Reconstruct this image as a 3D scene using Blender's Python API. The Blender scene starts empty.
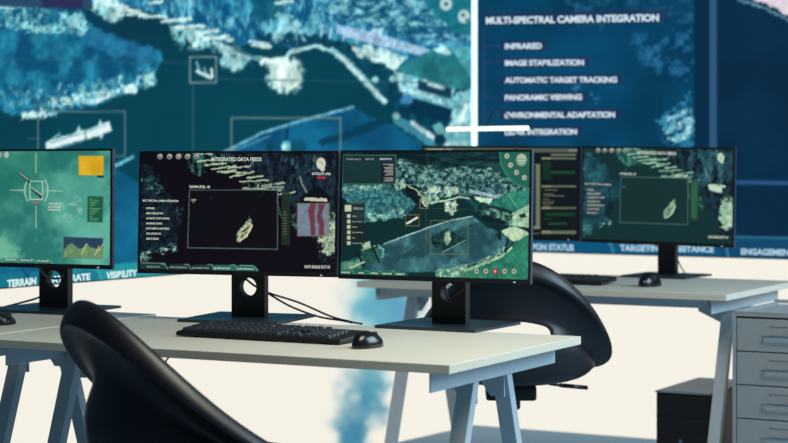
import bpy, bmesh, math, random
import numpy as np
from mathutils import Vector, Matrix
S = bpy.context.scene
COL = S.collection
F_PX, HY, CX, CH = 1950.0, 152.0, 394.0, 1.204     # lens in pixels, horizon row, centre column, eye height

# ------------------------------------------------------------------ camera, world, lights, exposure
cd = bpy.data.cameras.new('camera'); cam = bpy.data.objects.new('camera', cd); COL.objects.link(cam)
cam.location = (0, 0, CH); cam.rotation_euler = (math.pi/2, 0, 0)
cd.sensor_width = 36; cd.lens = F_PX/788*36; cd.shift_y = -(221.5-HY)/788
cd.clip_start = .05; cd.clip_end = 100
cd.dof.use_dof = True; cd.dof.focus_distance = 4.95; cd.dof.aperture_fstop = 4.6
S.camera = cam
S.view_settings.view_transform = 'Standard'; S.view_settings.look = 'None'
S.view_settings.exposure = 0; S.view_settings.gamma = 1; S.view_settings.use_curve_mapping = False
w = bpy.data.worlds.new('room_light'); S.world = w; w.use_nodes = True
w.node_tree.nodes['Background'].inputs[0].default_value = (.16, .34, .46, 1)
w.node_tree.nodes['Background'].inputs[1].default_value = .22
def area(name, loc, rot, size, power, col):
    l = bpy.data.lights.new(name, 'AREA'); l.shape = 'RECTANGLE'; l.size, l.size_y = size; l.energy = power; l.color = col
    o = bpy.data.objects.new(name, l); COL.objects.link(o); o.location = loc; o.rotation_euler = rot; return o
area('ceiling_light_panel', (.75, 3.6, 2.7), (math.radians(12), 0, 0), (1.5, 1.2), 66, (1, .94, .80))
area('right_fill_light', (3.4, 4.9, 2.2), (0, math.radians(62), 0), (1.6, 2.2), 120, (.62, .86, 1))  # unseen cool fill, added to brighten the sides that face right

# ------------------------------------------------------------------ helpers
def lin(c): 
    c = np.asarray(c, float)/255.; return np.where(c <= .04045, c/12.92, ((c+.055)/1.055)**2.4)
def mat(name, col, rough=.5, metal=0., bump=0., bscale=80., var=.0, emis=None, estr=1., spec=.5):
    m = bpy.data.materials.new(name); m.use_nodes = True; nt = m.node_tree; b = nt.nodes['Principled BSDF']
    c = tuple(lin(col)) + (1,)
    b.inputs['Base Color'].default_value = c; b.inputs['Roughness'].default_value = rough
    b.inputs['Metallic'].default_value = metal; b.inputs['Specular IOR Level'].default_value = spec
    n = nt.nodes.new('ShaderNodeTexNoise'); n.inputs['Scale'].default_value = bscale; n.inputs['Detail'].default_value = 4
    tc = nt.nodes.new('ShaderNodeTexCoord'); nt.links.new(tc.outputs['Object'], n.inputs['Vector'])
    if var:
        r = nt.nodes.new('ShaderNodeMix'); r.data_type = 'RGBA'
        r.inputs[6].default_value = tuple(x*(1-var) for x in c[:3])+(1,); r.inputs[7].default_value = tuple(min(1, x*(1+var)) for x in c[:3])+(1,)
        nt.links.new(n.outputs['Fac'], r.inputs[0]); nt.links.new(r.outputs[2], b.inputs['Base Color'])
    if bump:
        u = nt.nodes.new('ShaderNodeBump'); u.inputs['Strength'].default_value = bump; u.inputs['Distance'].default_value = .002
        nt.links.new(n.outputs['Fac'], u.inputs['Height']); nt.links.new(u.outputs['Normal'], b.inputs['Normal'])
    if emis is not None:
        b.inputs['Emission Color'].default_value = tuple(lin(emis))+(1,); b.inputs['Emission Strength'].default_value = estr
    return m
def painted_mat(name, rough=.5, estr=1., spec=.3, base=(6, 6, 9)):
    m = mat(name, base, rough, spec=spec); nt = m.node_tree; b = nt.nodes['Principled BSDF']
    a = nt.nodes.new('ShaderNodeAttribute'); a.attribute_name = 'picture'
    nt.links.new(a.outputs['Color'], b.inputs['Emission Color']); b.inputs['Emission Strength'].default_value = estr
    return m
M = dict(
    desktop=mat('desktop_laminate', (212, 210, 196), .42, var=.03, bscale=6, bump=.02),
    edge=mat('desktop_edge', (196, 200, 196), .5, bump=.02),
    steel=mat('painted_steel', (182, 196, 206), .45, bump=.03),
    black=mat('black_plastic', (16, 16, 20), .5, bump=.15, bscale=400),
    blackbase=mat('black_stand_base', (40, 52, 62), .33, bump=.08, bscale=500),
    side=mat('monitor_side_plastic', (50, 58, 88), .4, bump=.05),
    bezel=mat('monitor_bezel', (12, 11, 18), .45, bump=.05),
    key=mat('keycap_plastic', (46, 50, 60), .45, bump=.1, bscale=500),
    gloss=mat('glossy_black_plastic', (18, 18, 22), .22, bump=.02),
    shell=mat('chair_shell_plastic', (18, 18, 27), .42, bump=.05, bscale=300),
    seatfab=mat('chair_seat_fabric', (18, 18, 24), .9, bump=.4, bscale=600),
    cable=mat('cable_rubber', (12, 22, 30), .45, bump=.05),
    cab=mat('cabinet_enamel', (150, 160, 166), .45, bump=.03, var=.02),
    groove=mat('cabinet_gap', (30, 40, 52), .8, bump=.05),
    chrome=mat('chrome', (215, 225, 228), .2, metal=1., bump=.01),
    pc=mat('tower_case', (14, 17, 30), .5, bump=.1, bscale=300),
    pctop_lit=mat('tower_top_lit', (108, 130, 144), .38, bump=.05),  # light falling on the tower's top is put into this paler colour
    floor=mat('carpet', (124, 152, 172), .95, bump=.6, bscale=260, var=.25),
    wallm=mat('wall_paint', (60, 80, 95), .8, bump=.05),
    screen=painted_mat('screen_picture', .6, 1.0, .1),
    wallscreen=painted_mat('video_wall_picture', .9, 1.0, .05),
    backlit=painted_mat('backlit_wall_panel', .8, 1.0, .1),
    tube=mat('lamp_tube', (250, 255, 240), .4, emis=(252, 253, 226), estr=1.05),
    strip=mat('light_strip_diffuser', (235, 255, 245), .4, emis=(222, 252, 240), estr=1.05),
    red=mat('red_lettering', (210, 30, 40), .5, emis=(205, 35, 45)),
)
def txtmat(c, s=1.):
    k = 'lettering_%d_%d_%d' % tuple(c)
    if k not in M: M[k] = mat(k, (20, 20, 20), .5, emis=c, estr=s)
    return M[k]

def link(o, parent=None):
    COL.objects.link(o)
    if parent: o.parent = parent
    return o
def obj(name, bm, m, parent=None, smooth=False, bevel=0, seg=2):
    me = bpy.data.meshes.new(name)
    if isinstance(bm, bmesh.types.BMesh):
        bmesh.ops.recalc_face_normals(bm, faces=bm.faces); bm.to_mesh(me); bm.free()
    else: me = bm
    if m is not None:
        for mm in (m if isinstance(m, (list, tuple)) else [m]): me.materials.append(mm)
    for p in me.polygons: p.use_smooth = smooth
    o = link(bpy.data.objects.new(name, me), parent)
    if bevel:
        b = o.modifiers.new('bevel', 'BEVEL'); b.width = bevel; b.segments = seg; b.limit_method = 'ANGLE'; b.angle_limit = .6
    return o
def thing(name, label, cat, loc=(0, 0, 0), rz=0, group=None):
    o = link(bpy.data.objects.new(name, None)); o.location = loc; o.rotation_euler = (0, 0, rz); o.empty_display_size = .05
    return tag(o, label, cat, group)
def tag(o, label, cat, group=None):
    o['label'] = label; o['category'] = cat
    if group: o['group'] = group
    return o
def box(bm, x0, x1, y0, y1, z0, z1, mi=0, Mx=None):
    v = [bm.verts.new(p) for p in [(x0,y0,z0),(x1,y0,z0),(x1,y1,z0),(x0,y1,z0),(x0,y0,z1),(x1,y0,z1),(x1,y1,z1),(x0,y1,z1)]]
    if Mx is not None:
        for q in v: q.co = Mx @ q.co
    for f in [(0,3,2,1),(4,5,6,7),(0,1,5,4),(1,2,6,5),(2,3,7,6),(3,0,4,7)]:
        fc = bm.faces.new([v[i] for i in f]); fc.material_index = mi
def bx(*a, **k):
    bm = bmesh.new(); box(bm, *a, **k); return bm
def prism(bm, pts, d, mi=0):
    """pts: 3D polygon; d: extrusion vector"""
    a = [bm.verts.new(p) for p in pts]; b = [bm.verts.new(Vector(p)+Vector(d)) for p in pts]; n = len(pts)
    bm.faces.new(a[::-1]).material_index = mi; bm.faces.new(b).material_index = mi
    for i in range(n): bm.faces.new([a[i], a[(i+1) % n], b[(i+1) % n], b[i]]).material_index = mi
def tube(bm, pts, r, n=10, mi=0, caps=True):
    pts = [Vector(p) for p in pts]; rings = []; rr = r if isinstance(r, (list, tuple)) else [r]*len(pts)
    t0 = (pts[1]-pts[0]).normalized(); up = Vector((0, 0, 1)) if abs(t0.z) < .9 else Vector((1, 0, 0))
    nrm = (up - t0*up.dot(t0)).normalized()
    for i, p in enumerate(pts):
        t = (pts[min(i+1, len(pts)-1)]-pts[max(i-1, 0)]).normalized()
        nrm = (nrm - t*nrm.dot(t)).normalized(); bn = t.cross(nrm)
        rings.append([bm.verts.new(p + (nrm*math.cos(a)+bn*math.sin(a))*rr[i]) for a in [2*math.pi*k/n for k in range(n)]])
    for i in range(len(rings)-1):
        for k in range(n):
            f = bm.faces.new([rings[i][k], rings[i][(k+1) % n], rings[i+1][(k+1) % n], rings[i+1][k]]); f.material_index = mi
    if caps: bm.faces.new(rings[0][::-1]); bm.faces.new(rings[-1])
def smooth_path(pts, n=8):
    P = [Vector(p) for p in pts]; P = [P[0]*2-P[1]]+P+[P[-1]*2-P[-2]]; out = []
    for i in range(1, len(P)-2):
        for k in range(n):
            t = k/n; a, b, c, d = P[i-1:i+3]
            out.append(.5*((2*b)+(c-a)*t+(2*a-5*b+4*c-d)*t*t+(3*b-a-3*c+d)*t**3))
    out.append(P[-2]); return out
def dup(o, parent=None):
    c = o.copy(); COL.objects.link(c)
    if parent: c.parent = parent
    for ch in [k for k in o.children]: dup(ch, c)
    return c

# ------------------------------------------------------------------ picture painting (numpy, in a flat picture frame)
_r = np.random.RandomState(7); LAT = _r.rand(512, 512)
def vn(x, y, seed=0):
    xi = np.floor(x).astype(int); yi = np.floor(y).astype(int); fx = x-xi; fy = y-yi
    fx = fx*fx*(3-2*fx); fy = fy*fy*(3-2*fy); o = seed*37
    g = lambda a, b: LAT[(b+o*3) % 512, (a+o) % 512]
    return (g(xi, yi)*(1-fx)+g(xi+1, yi)*fx)*(1-fy)+(g(xi, yi+1)*(1-fx)+g(xi+1, yi+1)*fx)*fy
def fbm(x, y, sc, oc=3, seed=0, ax=1., ay=1., gain=.6):
    s = 0; a = 1; t = 0; x = x*ax/sc; y = y*ay/sc
    for i in range(oc): s = s+a*vn(x, y, seed+i*5); t += a; a *= gain; x = x*2.03; y = y*2.03
    return s/t
class Pic:
    def __init__(s, x0, y0, x1, y1, k, bg):
        s.x0, s.y0, s.k = x0, y0, k; W = int((x1-x0)*k); H = int((y1-y0)*k)
        s.X, s.Y = np.meshgrid(x0+(np.arange(W)+.5)/k, y0+(np.arange(H)+.5)/k); s.im = np.zeros((H, W, 3)); s.im[:] = bg
    def win(s, xa, ya, xb, yb):
        H, W = s.X.shape; a = max(0, int((xa-s.x0)*s.k)); b = min(W, int((xb-s.x0)*s.k)+2); c = max(0, int((ya-s.y0)*s.k)); d = min(H, int((yb-s.y0)*s.k)+2)
        return (slice(c, d), slice(a, b)) if b > a and d > c else None
    def poly(s, pts, c1, c2=None, jit=0, jsc=5, nsc=6, seed=1, alpha=1., con=2.2, soft=.6, thr=None, ax=1., ay=1.):
        p = np.array(pts, float); m = jit+soft+2
        w_ = s.win(p[:, 0].min()-m, p[:, 1].min()-m, p[:, 0].max()+m, p[:, 1].max()+m)
        if w_ is None: return
        X, Y = s.X[w_], s.Y[w_]; Xj, Yj = X, Y
        if jit:
            Xj = X+(fbm(X, Y, jsc, 3, seed+11)-.5)*2.6*jit; Yj = Y+(fbm(X, Y, jsc, 3, seed+23)-.5)*2.6*jit
        ins = np.zeros(X.shape, bool); dmin = np.full(X.shape, 1e9); n = len(p)
        for i in range(n):
            x1, y1 = p[i]; x2, y2 = p[(i+1) % n]
            if y1 != y2:
                ins ^= ((y1 > Yj) != (y2 > Yj)) & (Xj < (x2-x1)*(Yj-y1)/(y2-y1)+x1)
            L = (x2-x1)**2+(y2-y1)**2+1e-9; t = np.clip(((Xj-x1)*(x2-x1)+(Yj-y1)*(y2-y1))/L, 0, 1)
            dmin = np.minimum(dmin, np.hypot(Xj-x1-t*(x2-x1), Yj-y1-t*(y2-y1)))
        sd = np.where(ins, dmin, -dmin); a = np.clip(sd/soft*.5+.5, 0, 1)*alpha
        if thr is not None: a = a*np.clip((fbm(X, Y, nsc, 4, seed+3, ax, ay, .7)-thr)*7, 0, 1)
        col = np.array(c1, float)
        if c2 is not None:
            f = np.clip((fbm(X, Y, nsc, 4, seed, ax, ay, .8 if nsc < 11 else .5)-.5)*con*1.3+.47, 0, 1)[..., None]; col = col*(1-f)+np.array(c2, float)*f
        s.im[w_] = s.im[w_]*(1-a[..., None])+col*a[..., None]
    def line(s, pts, w, c, alpha=1., jit=0, seed=1):
        for (x1, y1), (x2, y2) in zip(pts[:-1], pts[1:]):
            m = w+2+jit; w_ = s.win(min(x1, x2)-m, min(y1, y2)-m, max(x1, x2)+m, max(y1, y2)+m)
            if w_ is None: continue
            X, Y = s.X[w_], s.Y[w_]
            if jit: X = X+(fbm(X, Y, 3, 2, seed)-.5)*2*jit; Y = Y+(fbm(X, Y, 3, 2, seed+9)-.5)*2*jit
            L = (x2-x1)**2+(y2-y1)**2+1e-9; t = np.clip(((X-x1)*(x2-x1)+(Y-y1)*(y2-y1))/L, 0, 1)
            d = np.hypot(X-x1-t*(x2-x1), Y-y1-t*(y2-y1)); a = (np.clip((w/2-d)*s.k+.5, 0, 1)*alpha)[..., None]
            s.im[w_] = s.im[w_]*(1-a)+np.array(c, float)*a
    def rect(s, x0, y0, x1, y1, c, alpha=1., sl=0.):
        s.poly([(x0, y0), (x1, y0+sl*(x1-x0)), (x1, y1+sl*(x1-x0)), (x0, y1)], c, alpha=alpha, soft=.35)
    def frame(s, x0, y0, x1, y1, w, c, alpha=1., sl=0.):
        d = sl*(x1-x0); s.line([(x0, y0), (x1, y0+d), (x1, y1+d), (x0, y1), (x0, y0)], w, c, alpha)
    def disc(s, x, y, r, c, alpha=1., ry=None):
        ry = ry or r; s.poly([(x+r*math.cos(a), y+ry*math.sin(a)) for a in np.linspace(0, 2*math.pi, 20)[:-1]], c, alpha=alpha, soft=.5)
    def blur(s, r):
        for ax_ in (0, 1):
            for _ in range(2):
                a = s.im; n = r; acc = a.copy()
                for d in range(1, n+1): acc = acc+np.roll(a, d, ax_)+np.roll(a, -d, ax_)
                s.im = acc/(2*n+1)
    def grain(s, amt, sc, seed=5, thr=60, ay=.6):
        f = 1+(fbm(s.X, s.Y, sc, 4, seed, 1, ay, .85)-.5)*amt; m = np.clip((s.im[..., 1]-thr)/40, 0, 1)
        s.im = s.im*(1+(f-1)*m)[..., None]
    def at(s, x, y):
        H, W = s.X.shape; u = np.clip((x-s.x0)*s.k-.5, 0, W-1.001); v = np.clip((y-s.y0)*s.k-.5, 0, H-1.001)
        i = u.astype(int); j = v.astype(int); fu = (u-i)[:, None]; fv = (v-j)[:, None]; I = s.im
        return (I[j, i]*(1-fu)+I[j, i+1]*fu)*(1-fv)+(I[j+1, i]*(1-fu)+I[j+1, i+1]*fu)*fv
def painted_sheet(name, origin, ux, uz, W, H, pic, res, m, parent):
    """a flat sheet W x H (origin lower left) whose vertices carry the colours of pic"""
    origin, ux, uz = np.array(origin, float), np.array(ux, float), np.array(uz, float)
    nx = max(2, int(W/res)); ny = max(2, int(H/res)); U, V = np.meshgrid(np.linspace(0, W, nx), np.linspace(0, H, ny))
    P = origin+U.ravel()[:, None]*ux+V.ravel()[:, None]*uz
    px = CX+F_PX*P[:, 0]/P[:, 1]; py = HY+F_PX*(CH-P[:, 2])/P[:, 1]
    c = lin(np.clip(pic.at(px, py), 0, 255))
    j, i = np.meshgrid(np.arange(ny-1), np.arange(nx-1), indexing='ij'); a = (j*nx+i).ravel()
    q = np.stack([a, a+1, a+1+nx, a+nx], 1)
    me = bpy.data.meshes.new(name); me.vertices.add(len(P)); me.vertices.foreach_set('co', P.astype(np.float32).ravel())
    me.loops.add(q.size); me.loops.foreach_set('vertex_index', q.ravel().astype(np.int32)); me.polygons.add(len(q))
    me.polygons.foreach_set('loop_start', (np.arange(len(q))*4).astype(np.int32)); me.update(calc_edges=True)
    at = me.attributes.new('picture', 'FLOAT_COLOR', 'POINT'); at.data.foreach_set('color', np.hstack([c, np.ones((len(c), 1))]).astype(np.float32).ravel())
    me.materials.append(m); o = link(bpy.data.objects.new(name, me), None)
    if parent: o.parent = parent; o.matrix_parent_inverse = parent.matrix_world.inverted() if False else Matrix.Identity(4)
    return o
class Plane:
    def __init__(s, P, ux, uz): s.P, s.ux, s.uz = Vector(P), Vector(ux).normalized(), Vector(uz).normalized(); s.n = s.ux.cross(s.uz).normalized()
    def hit(s, px, py):
        d = Vector(((px-CX)/F_PX, 1, (HY-py)/F_PX)); o = Vector((0, 0, CH)); return o+d*((s.P-o).dot(s.n)/d.dot(s.n))
def text(pl, s, x0, x1, yc, h, col, parent, Minv, yr=None, name='caption', bold=.02, off=.0012, strength=1.):
    """lettering on plane pl spanning picture columns x0..x1, cap height h, centred on row yc (left) / yr (right)"""
    cu = bpy.data.curves.new('t', 'FONT'); cu.body = s; cu.offset = bold; o = bpy.data.objects.new('t', cu); COL.objects.link(o)
    dg = bpy.context.evaluated_depsgraph_get(); me = bpy.data.meshes.new_from_object(o.evaluated_get(dg)); bpy.data.objects.remove(o)
    n = len(me.vertices); co = np.zeros(n*3, np.float32); me.vertices.foreach_get('co', co); co = co.reshape(-1, 3)
    mn, mx = co.min(0), co.max(0); yr = yc if yr is None else yr
    a = pl.hit(x0, yc+h/2); b = pl.hit(x1, yr+h/2); c = pl.hit(x0, yc-h/2); U = b-a; V = c-a; V = pl.uz*V.length
    nr = pl.n*(-1 if pl.n.y > 0 else 1)
    for v in me.vertices:
        u = (v.co.x-mn[0])/(mx[0]-mn[0]+1e-6); t = (v.co.y-0)/(max(.5, mx[1]))
        v.co = Minv @ (a+U*u+V*t+nr*off)
    me.name = name; me.materials.clear(); me.materials.append(col if isinstance(col, bpy.types.Material) else txtmat(col, strength))
    return link(bpy.data.objects.new(name, me), parent)

# ------------------------------------------------------------------ the room
Pc = Vector((.353, 8.6, 0)); dL = Vector((-.556, -.831, 0)).normalized(); dR = Vector((1.243, -.70, 0)).normalized()
LEN_L, LEN_R, ZB, ZT = 3.3, 3.4, .772, 2.35
bm = bmesh.new(); box(bm, -6, 6, -1.5, 11, -.05, 0); o = obj('floor', bm, M['floor']); o['kind'] = 'structure'
nL = Vector((-dL.y, dL.x, 0)); nL = -nL if nL.dot(Pc) < 0 else nL      # pointing away from the camera
nR = Vector((-dR.y, dR.x, 0)); nR = -nR if nR.dot(Pc) < 0 else nR
for nm, d, n, L in (('wall_left', dL, nL, LEN_L), ('wall_right', dR, nR, LEN_R)):
    bm = bmesh.new(); a = Pc+n*.02; prism(bm, [a, a+d*L, a+d*L+n*.12, a+n*.12], (0, 0, 2.8)); o = obj(nm, bm, M['wallm']); o['kind'] = 'structure'

# picture of the left video wall
k = 2
P = Pic(-260, -260, 500, 320, k, (6, 62, 82))
P.poly([(-260, -260), (500, -260), (500, 320), (-260, 320)], (4, 56, 74), (3, 68, 84), nsc=160, seed=3)
# far shore, blue trees
P.poly([(92, -260), (92, 4), (112, 2), (128, 6), (150, 11), (165, 17), (176, 24), (200, 34), (224, 44), (250, 46), (270, 44), (300, 50), (330, 44), (360, 52), (400, 66), (500, 104), (500, -260)], (8, 84, 128), (72, 160, 186), jit=4, jsc=8, nsc=9, seed=4, ay=.55)
P.poly([(130, -20), (180, -20), (200, 12), (250, 20), (280, -20), (330, 0), (330, 30), (290, 40), (240, 30), (190, 26), (150, 12)], (5, 78, 120), (120, 200, 215), jit=5, nsc=7, seed=9, alpha=.85, ay=.4, con=3)
P.poly([(250, -10), (285, -10), (282, 16), (262, 22), (252, 12)], (6, 84, 108), jit=4, alpha=.8, seed=5)
P.poly([(255, 34), (300, 32), (330, 40), (300, 47), (262, 44)], (4, 58, 84), jit=4, alpha=.9, seed=15)
P.poly([(280, 12), (295, 18), (305, 42), (268, 42), (272, 26)], (120, 205, 220), (190, 240, 240), jit=5, jsc=4, nsc=5, seed=6, alpha=.8, thr=.36, ay=.4)
P.poly([(318, 8), (474, 40), (474, -60), (318, -60)], (10, 92, 128), (110, 190, 205), jit=6, nsc=8, seed=12, alpha=.9, con=3, ay=.7)
P.poly([(330, -10), (400, -4), (476, 10), (476, 40), (430, 44), (380, 30), (330, 18)], (6, 74, 112), (150, 215, 222), jit=4, nsc=4, seed=13, alpha=.85, con=3.2, ax=.5)
P.poly([(420, -60), (500, -60), (500, 40), (455, 34), (432, 12), (424, 0)], (14, 104, 122), (30, 126, 138), jit=3, nsc=20, seed=14, alpha=.9)
# foam and pale canopies
for pts, sd in (([(92, -8), (118, -2), (128, 8), (122, 18), (116, 22), (106, 20), (98, 14), (92, 10)], 1), ([(170, 26), (190, 26), (212, 34), (212, 48), (196, 49), (182, 46), (174, 36)], 2),
                ([(214, 46), (232, 46), (248, 58), (246, 68), (234, 71), (220, 64)], 3), ([(268, 62), (280, 58), (298, 60), (302, 72), (302, 84), (292, 92), (276, 92), (268, 82)], 4)):
    P.poly(pts, (120, 196, 204) if sd < 4 else (190, 228, 222), (226, 246, 238), jit=5, jsc=3.5, nsc=5, seed=20+sd, thr=.24 if sd < 4 else .1, ay=.45, soft=2.6, con=1.4)
for a, b, c_, d in ((104, 3, 128, 7), (118, 9, 140, 12), (128, 14, 146, 14), (140, 16, 166, 17), (162, 22, 190, 18), (166, 20, 184, 21), (176, 27, 204, 26), (198, 34, 218, 30), (204, 39, 228, 36), (216, 38, 232, 40), (150, 3, 162, 2), (276, 3, 292, 1), (250, 41, 268, 45), (252, 45, 270, 47)):
    P.line([(a, b), (c_, d)], 3.2, (206, 236, 232), .95, jit=1.3, seed=int(a))
P.line([(214, 42), (240, 54), (268, 61), (286, 58), (290, 52), (315, 46), (332, 50), (345, 62), (384, 101)], 4.2, (176, 222, 222), .95, jit=1.2)
P.line([(236, 50), (262, 60)], 3, (40, 100, 122), .7)
P.line([(262, 62), (286, 60)], 6, (214, 238, 232), .9, jit=2)
for x in (322, 331, 344, 357): P.line([(x, 26+(x-322)*.3), (x-1, 36+(x-322)*.3)], 2.4, (170, 212, 222), .9)
P.poly([(320, 36), (350, 44), (395, 66), (440, 92), (460, 120), (440, 140), (410, 140), (392, 104), (372, 90), (345, 54), (322, 46)], (4, 52, 74), (10, 84, 104), jit=3, nsc=7, seed=33)
P.line([(332, 50), (348, 62), (384, 101)], 6, (150, 205, 212), .9, jit=1.5); P.line([(338, 54), (386, 102)], 2, (220, 242, 238), .9)
P.poly([(336, 24), (380, 34), (430, 50), (424, 56), (372, 44), (336, 34)], (140, 182, 216), (176, 206, 228), jit=1, nsc=4, seed=34)
P.poly([(352, 48), (368, 44), (408, 58), (398, 70), (384, 64), (358, 56)], (172, 226, 226), (226, 244, 238), jit=3, nsc=4, seed=35, thr=.25)
P.disc(377, 31, 6, (190, 226, 236), .8, 3)
# pavilion
P.poly([(394, 70), (436, 47), (450, 48), (468, 66), (480, 92), (452, 88)], (28, 108, 120), (46, 132, 140), nsc=18, seed=36)
P.poly([(432, 50), (445, 45), (452, 53), (446, 55)], (180, 230, 232), jit=1)
P.poly([(452, 50), (480, 44), (480, 96), (470, 76)], (60, 150, 162), (92, 180, 186), nsc=9, seed=37)
P.poly([(393, 71), (455, 88), (454, 108), (400, 91)], (96, 176, 190), (196, 232, 232), jit=1.5, nsc=4, seed=38, con=3)
P.poly([(418, 80), (452, 88), (451, 99), (418, 90)], (14, 60, 84)); P.line([(429, 84), (443, 88)], 3.6, (206, 236, 238)); P.line([(404, 94), (452, 108)], 2.2, (120, 190, 200))
P.poly([(402, 96), (412, 94), (414, 105), (400, 103)], (66, 136, 182)); P.poly([(415, 98), (452, 109), (448, 122), (404, 112)], (4, 50, 76))
P.poly([(455, 92), (500, 84), (500, 160), (438, 160), (446, 126), (454, 110)], (96, 176, 188), (196, 232, 232), jit=3, nsc=8, seed=39, con=2.6)
P.line([(466, 104), (462, 120)], 3.4, (226, 244, 240), .9); P.line([(398, 120), (440, 148)], 9, (70, 150, 172), .9, jit=2); P.line([(412, 123), (434, 138)], 4.5, (206, 234, 238), .95, jit=1)
P.poly([(432, 126), (440, 122), (448, 132), (438, 136)], (96, 168, 168)); P.disc(440, 140, 6, (4, 48, 72))
for x, y in ((375, 80), (393, 79), (396, 116)): P.disc(x, y, 3.6, (150, 206, 204), .9)
# sand bank
sand = [(150, 190), (222, 153), (262, 133), (300, 121), (353, 107), (372, 118), (388, 122), (432, 150), (470, 200), (470, 320), (100, 320), (-260, 320), (-260, 270), (0, 232), (112, 166)]
P.poly(sand, (8, 76, 112), (16, 104, 142), jit=1.5, nsc=34, seed=41, con=2)
P.poly([(30, 280), (112, 215), (140, 200), (170, 210), (120, 260)], (20, 112, 150), jit=5, alpha=.6, soft=8, seed=45)
P.poly([(318, 140), (345, 132), (384, 116), (392, 122), (350, 138), (322, 146)], (4, 62, 86), jit=2); P.line([(288, 126), (286, 140)], 2.4, (4, 56, 78)); 
P.line([(150, 189), (224, 152), (262, 133), (300, 121), (353, 107)], 2.6, (120, 188, 212), .95, jit=.6); P.line([(228, 153), (270, 136)], 1.6, (110, 180, 206), .8)
P.line([(40, 205), (112, 167), (133, 157)], 3.6, (112, 186, 208), .95, jit=.8); P.disc(286, 147, 5, (110, 190, 190), .9, 6); P.disc(284, 147, 2, (220, 245, 235))
P.disc(270, 147, 4, (10, 66, 84)); P.disc(298, 147, 8, (10, 66, 84), .5)
# island of trees on the left
isl = [(-260, -30), (0, 4), (86, 9), (96, 20), (102, 32), (116, 37), (130, 44), (150, 46), (163, 52), (165, 60), (158, 66), (155, 80), (144, 88), (128, 92), (112, 100), (96, 106), (70, 110), (48, 116), (24, 117), (0, 112), (-260, 90)]
P.poly(isl, (8, 80, 116), (34, 132, 162), jit=4, jsc=6, nsc=13, seed=51, con=2.8)
P.poly([(86, 22), (118, 36), (150, 48), (150, 62), (110, 54), (80, 38)], (28, 96, 146), (40, 124, 162), jit=4, alpha=.7, nsc=9, seed=52)
P.poly([(-200, -20), (85, 14), (85, 34), (60, 34), (0, 26), (-200, 20)], (10, 86, 122), (150, 216, 218), jit=5, jsc=5, nsc=3.6, seed=53, con=2.4, alpha=.9, thr=.38, ay=.7)
P.poly([(62, 14), (80, 14), (90, 28), (82, 34), (66, 24)], (170, 224, 226), (110, 190, 206), jit=4, seed=54, thr=.3, nsc=4); P.poly([(5, 22), (68, 27), (66, 34), (30, 34), (6, 28)], (80, 180, 200), (190, 236, 226), jit=3, nsc=3, seed=55, thr=.42, con=3)
P.poly([(-200, 70), (0, 92), (50, 84), (110, 80), (150, 70), (154, 80), (128, 92), (96, 104), (48, 110), (0, 104), (-200, 90)], (24, 116, 152), (170, 228, 226), jit=5, jsc=5, nsc=5.5, seed=56, con=2.2, thr=.38, ay=.5, soft=3)
P.poly([(50, 98), (90, 92), (118, 88), (116, 97), (96, 104), (48, 108)], (110, 196, 208), (232, 248, 240), jit=3, nsc=3.4, seed=57, thr=.34)
P.poly([(20, 111), (50, 110), (60, 114), (40, 119), (22, 118)], (200, 240, 234), jit=3, jsc=3, nsc=3, seed=58, thr=.3); P.poly([(122, 86), (136, 84), (139, 92), (126, 95)], (206, 242, 236), jit=3, seed=59, thr=.25, nsc=4); P.poly([(140, 76), (155, 70), (156, 82), (144, 90)], (170, 224, 224), jit=3, seed=60, thr=.32, nsc=4)
P.poly([(84, 10), (92, 12), (110, 24), (104, 30), (92, 26), (84, 18)], (4, 62, 84), jit=3, seed=61)
P.grain(.6, 3.4, 5, 120); P.grain(.6, 9, 8, 90)
# banner, boats, markers
P.poly([(-260, -260), (92, -260), (92, 9.6), (0, 6), (-260, -4)], (38, 74, 104)); P.poly([(42, -260), (83, -260), (83, 8.6), (42, 7.3)], (42, 46, 88))
P.poly([(-260, -2), (0, 6.4), (20, 7.4), (12, 9), (0, 8.6), (-260, 2)], (190, 236, 228), jit=1, alpha=.9)
P.poly([(45, 143), (50, 140), (78, 132), (98, 126), (109, 121), (113, 130), (98, 136), (84, 140), (52, 149), (46, 149)], (214, 240, 240), (240, 250, 248), jit=1.2, nsc=4)
P.line([(50, 143), (66, 138), (84, 132.5)], 1.1, (70, 140, 158), .9, jit=.6); P.line([(88, 131), (106, 125)], 1.1, (80, 150, 166), .8, jit=.6); P.line([(60, 148), (84, 140.5)], 1.4, (90, 150, 168), .8, jit=.5); P.line([(85, 130), (86, 139)], 1.4, (40, 100, 120), .8); P.line([(52, 139), (60, 134)], 2, (150, 206, 212), .9, jit=1)
for pts in ([(75, 134), (79, 125), (82, 134)], [(97, 128), (100, 119), (104, 127)], [(99, 134), (104, 134), (101, 140)]): P.poly(pts, (186, 230, 232))
P.line([(197, 71), (203, 74), (211, 78)], 3.4, (206, 234, 238), 1, jit=.6); P.line([(196.5, 62), (199, 69)], 2, (150, 200, 214), .9, jit=.6); P.line([(204, 68), (206, 72)], 2, (130, 184, 200), .9); P.line([(211.4, 69), (212.4, 77)], 2.6, (214, 238, 240))
g1 = (112, 132, 128); g2 = (54, 92, 112)
P.frame(38, 111.6, 125, 156, 1.3, g1, .95); P.frame(190, 57, 216, 82.5, 1.5, (150, 160, 158), .95); P.frame(231.5, 118, 340.5, 158, 1.4, (128, 150, 140), .95)
P.line([(-200, 55), (0, 59), (190, 63)], 1, g2, .8); P.line([(216, 79), (476, 83.5)], 1, g2, .8); P.line([(193, 83), (193, 200)], 1, (80, 110, 122), .8); P.line([(28, 139), (40, 138)], 1, (110, 120, 150), .7)
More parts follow.
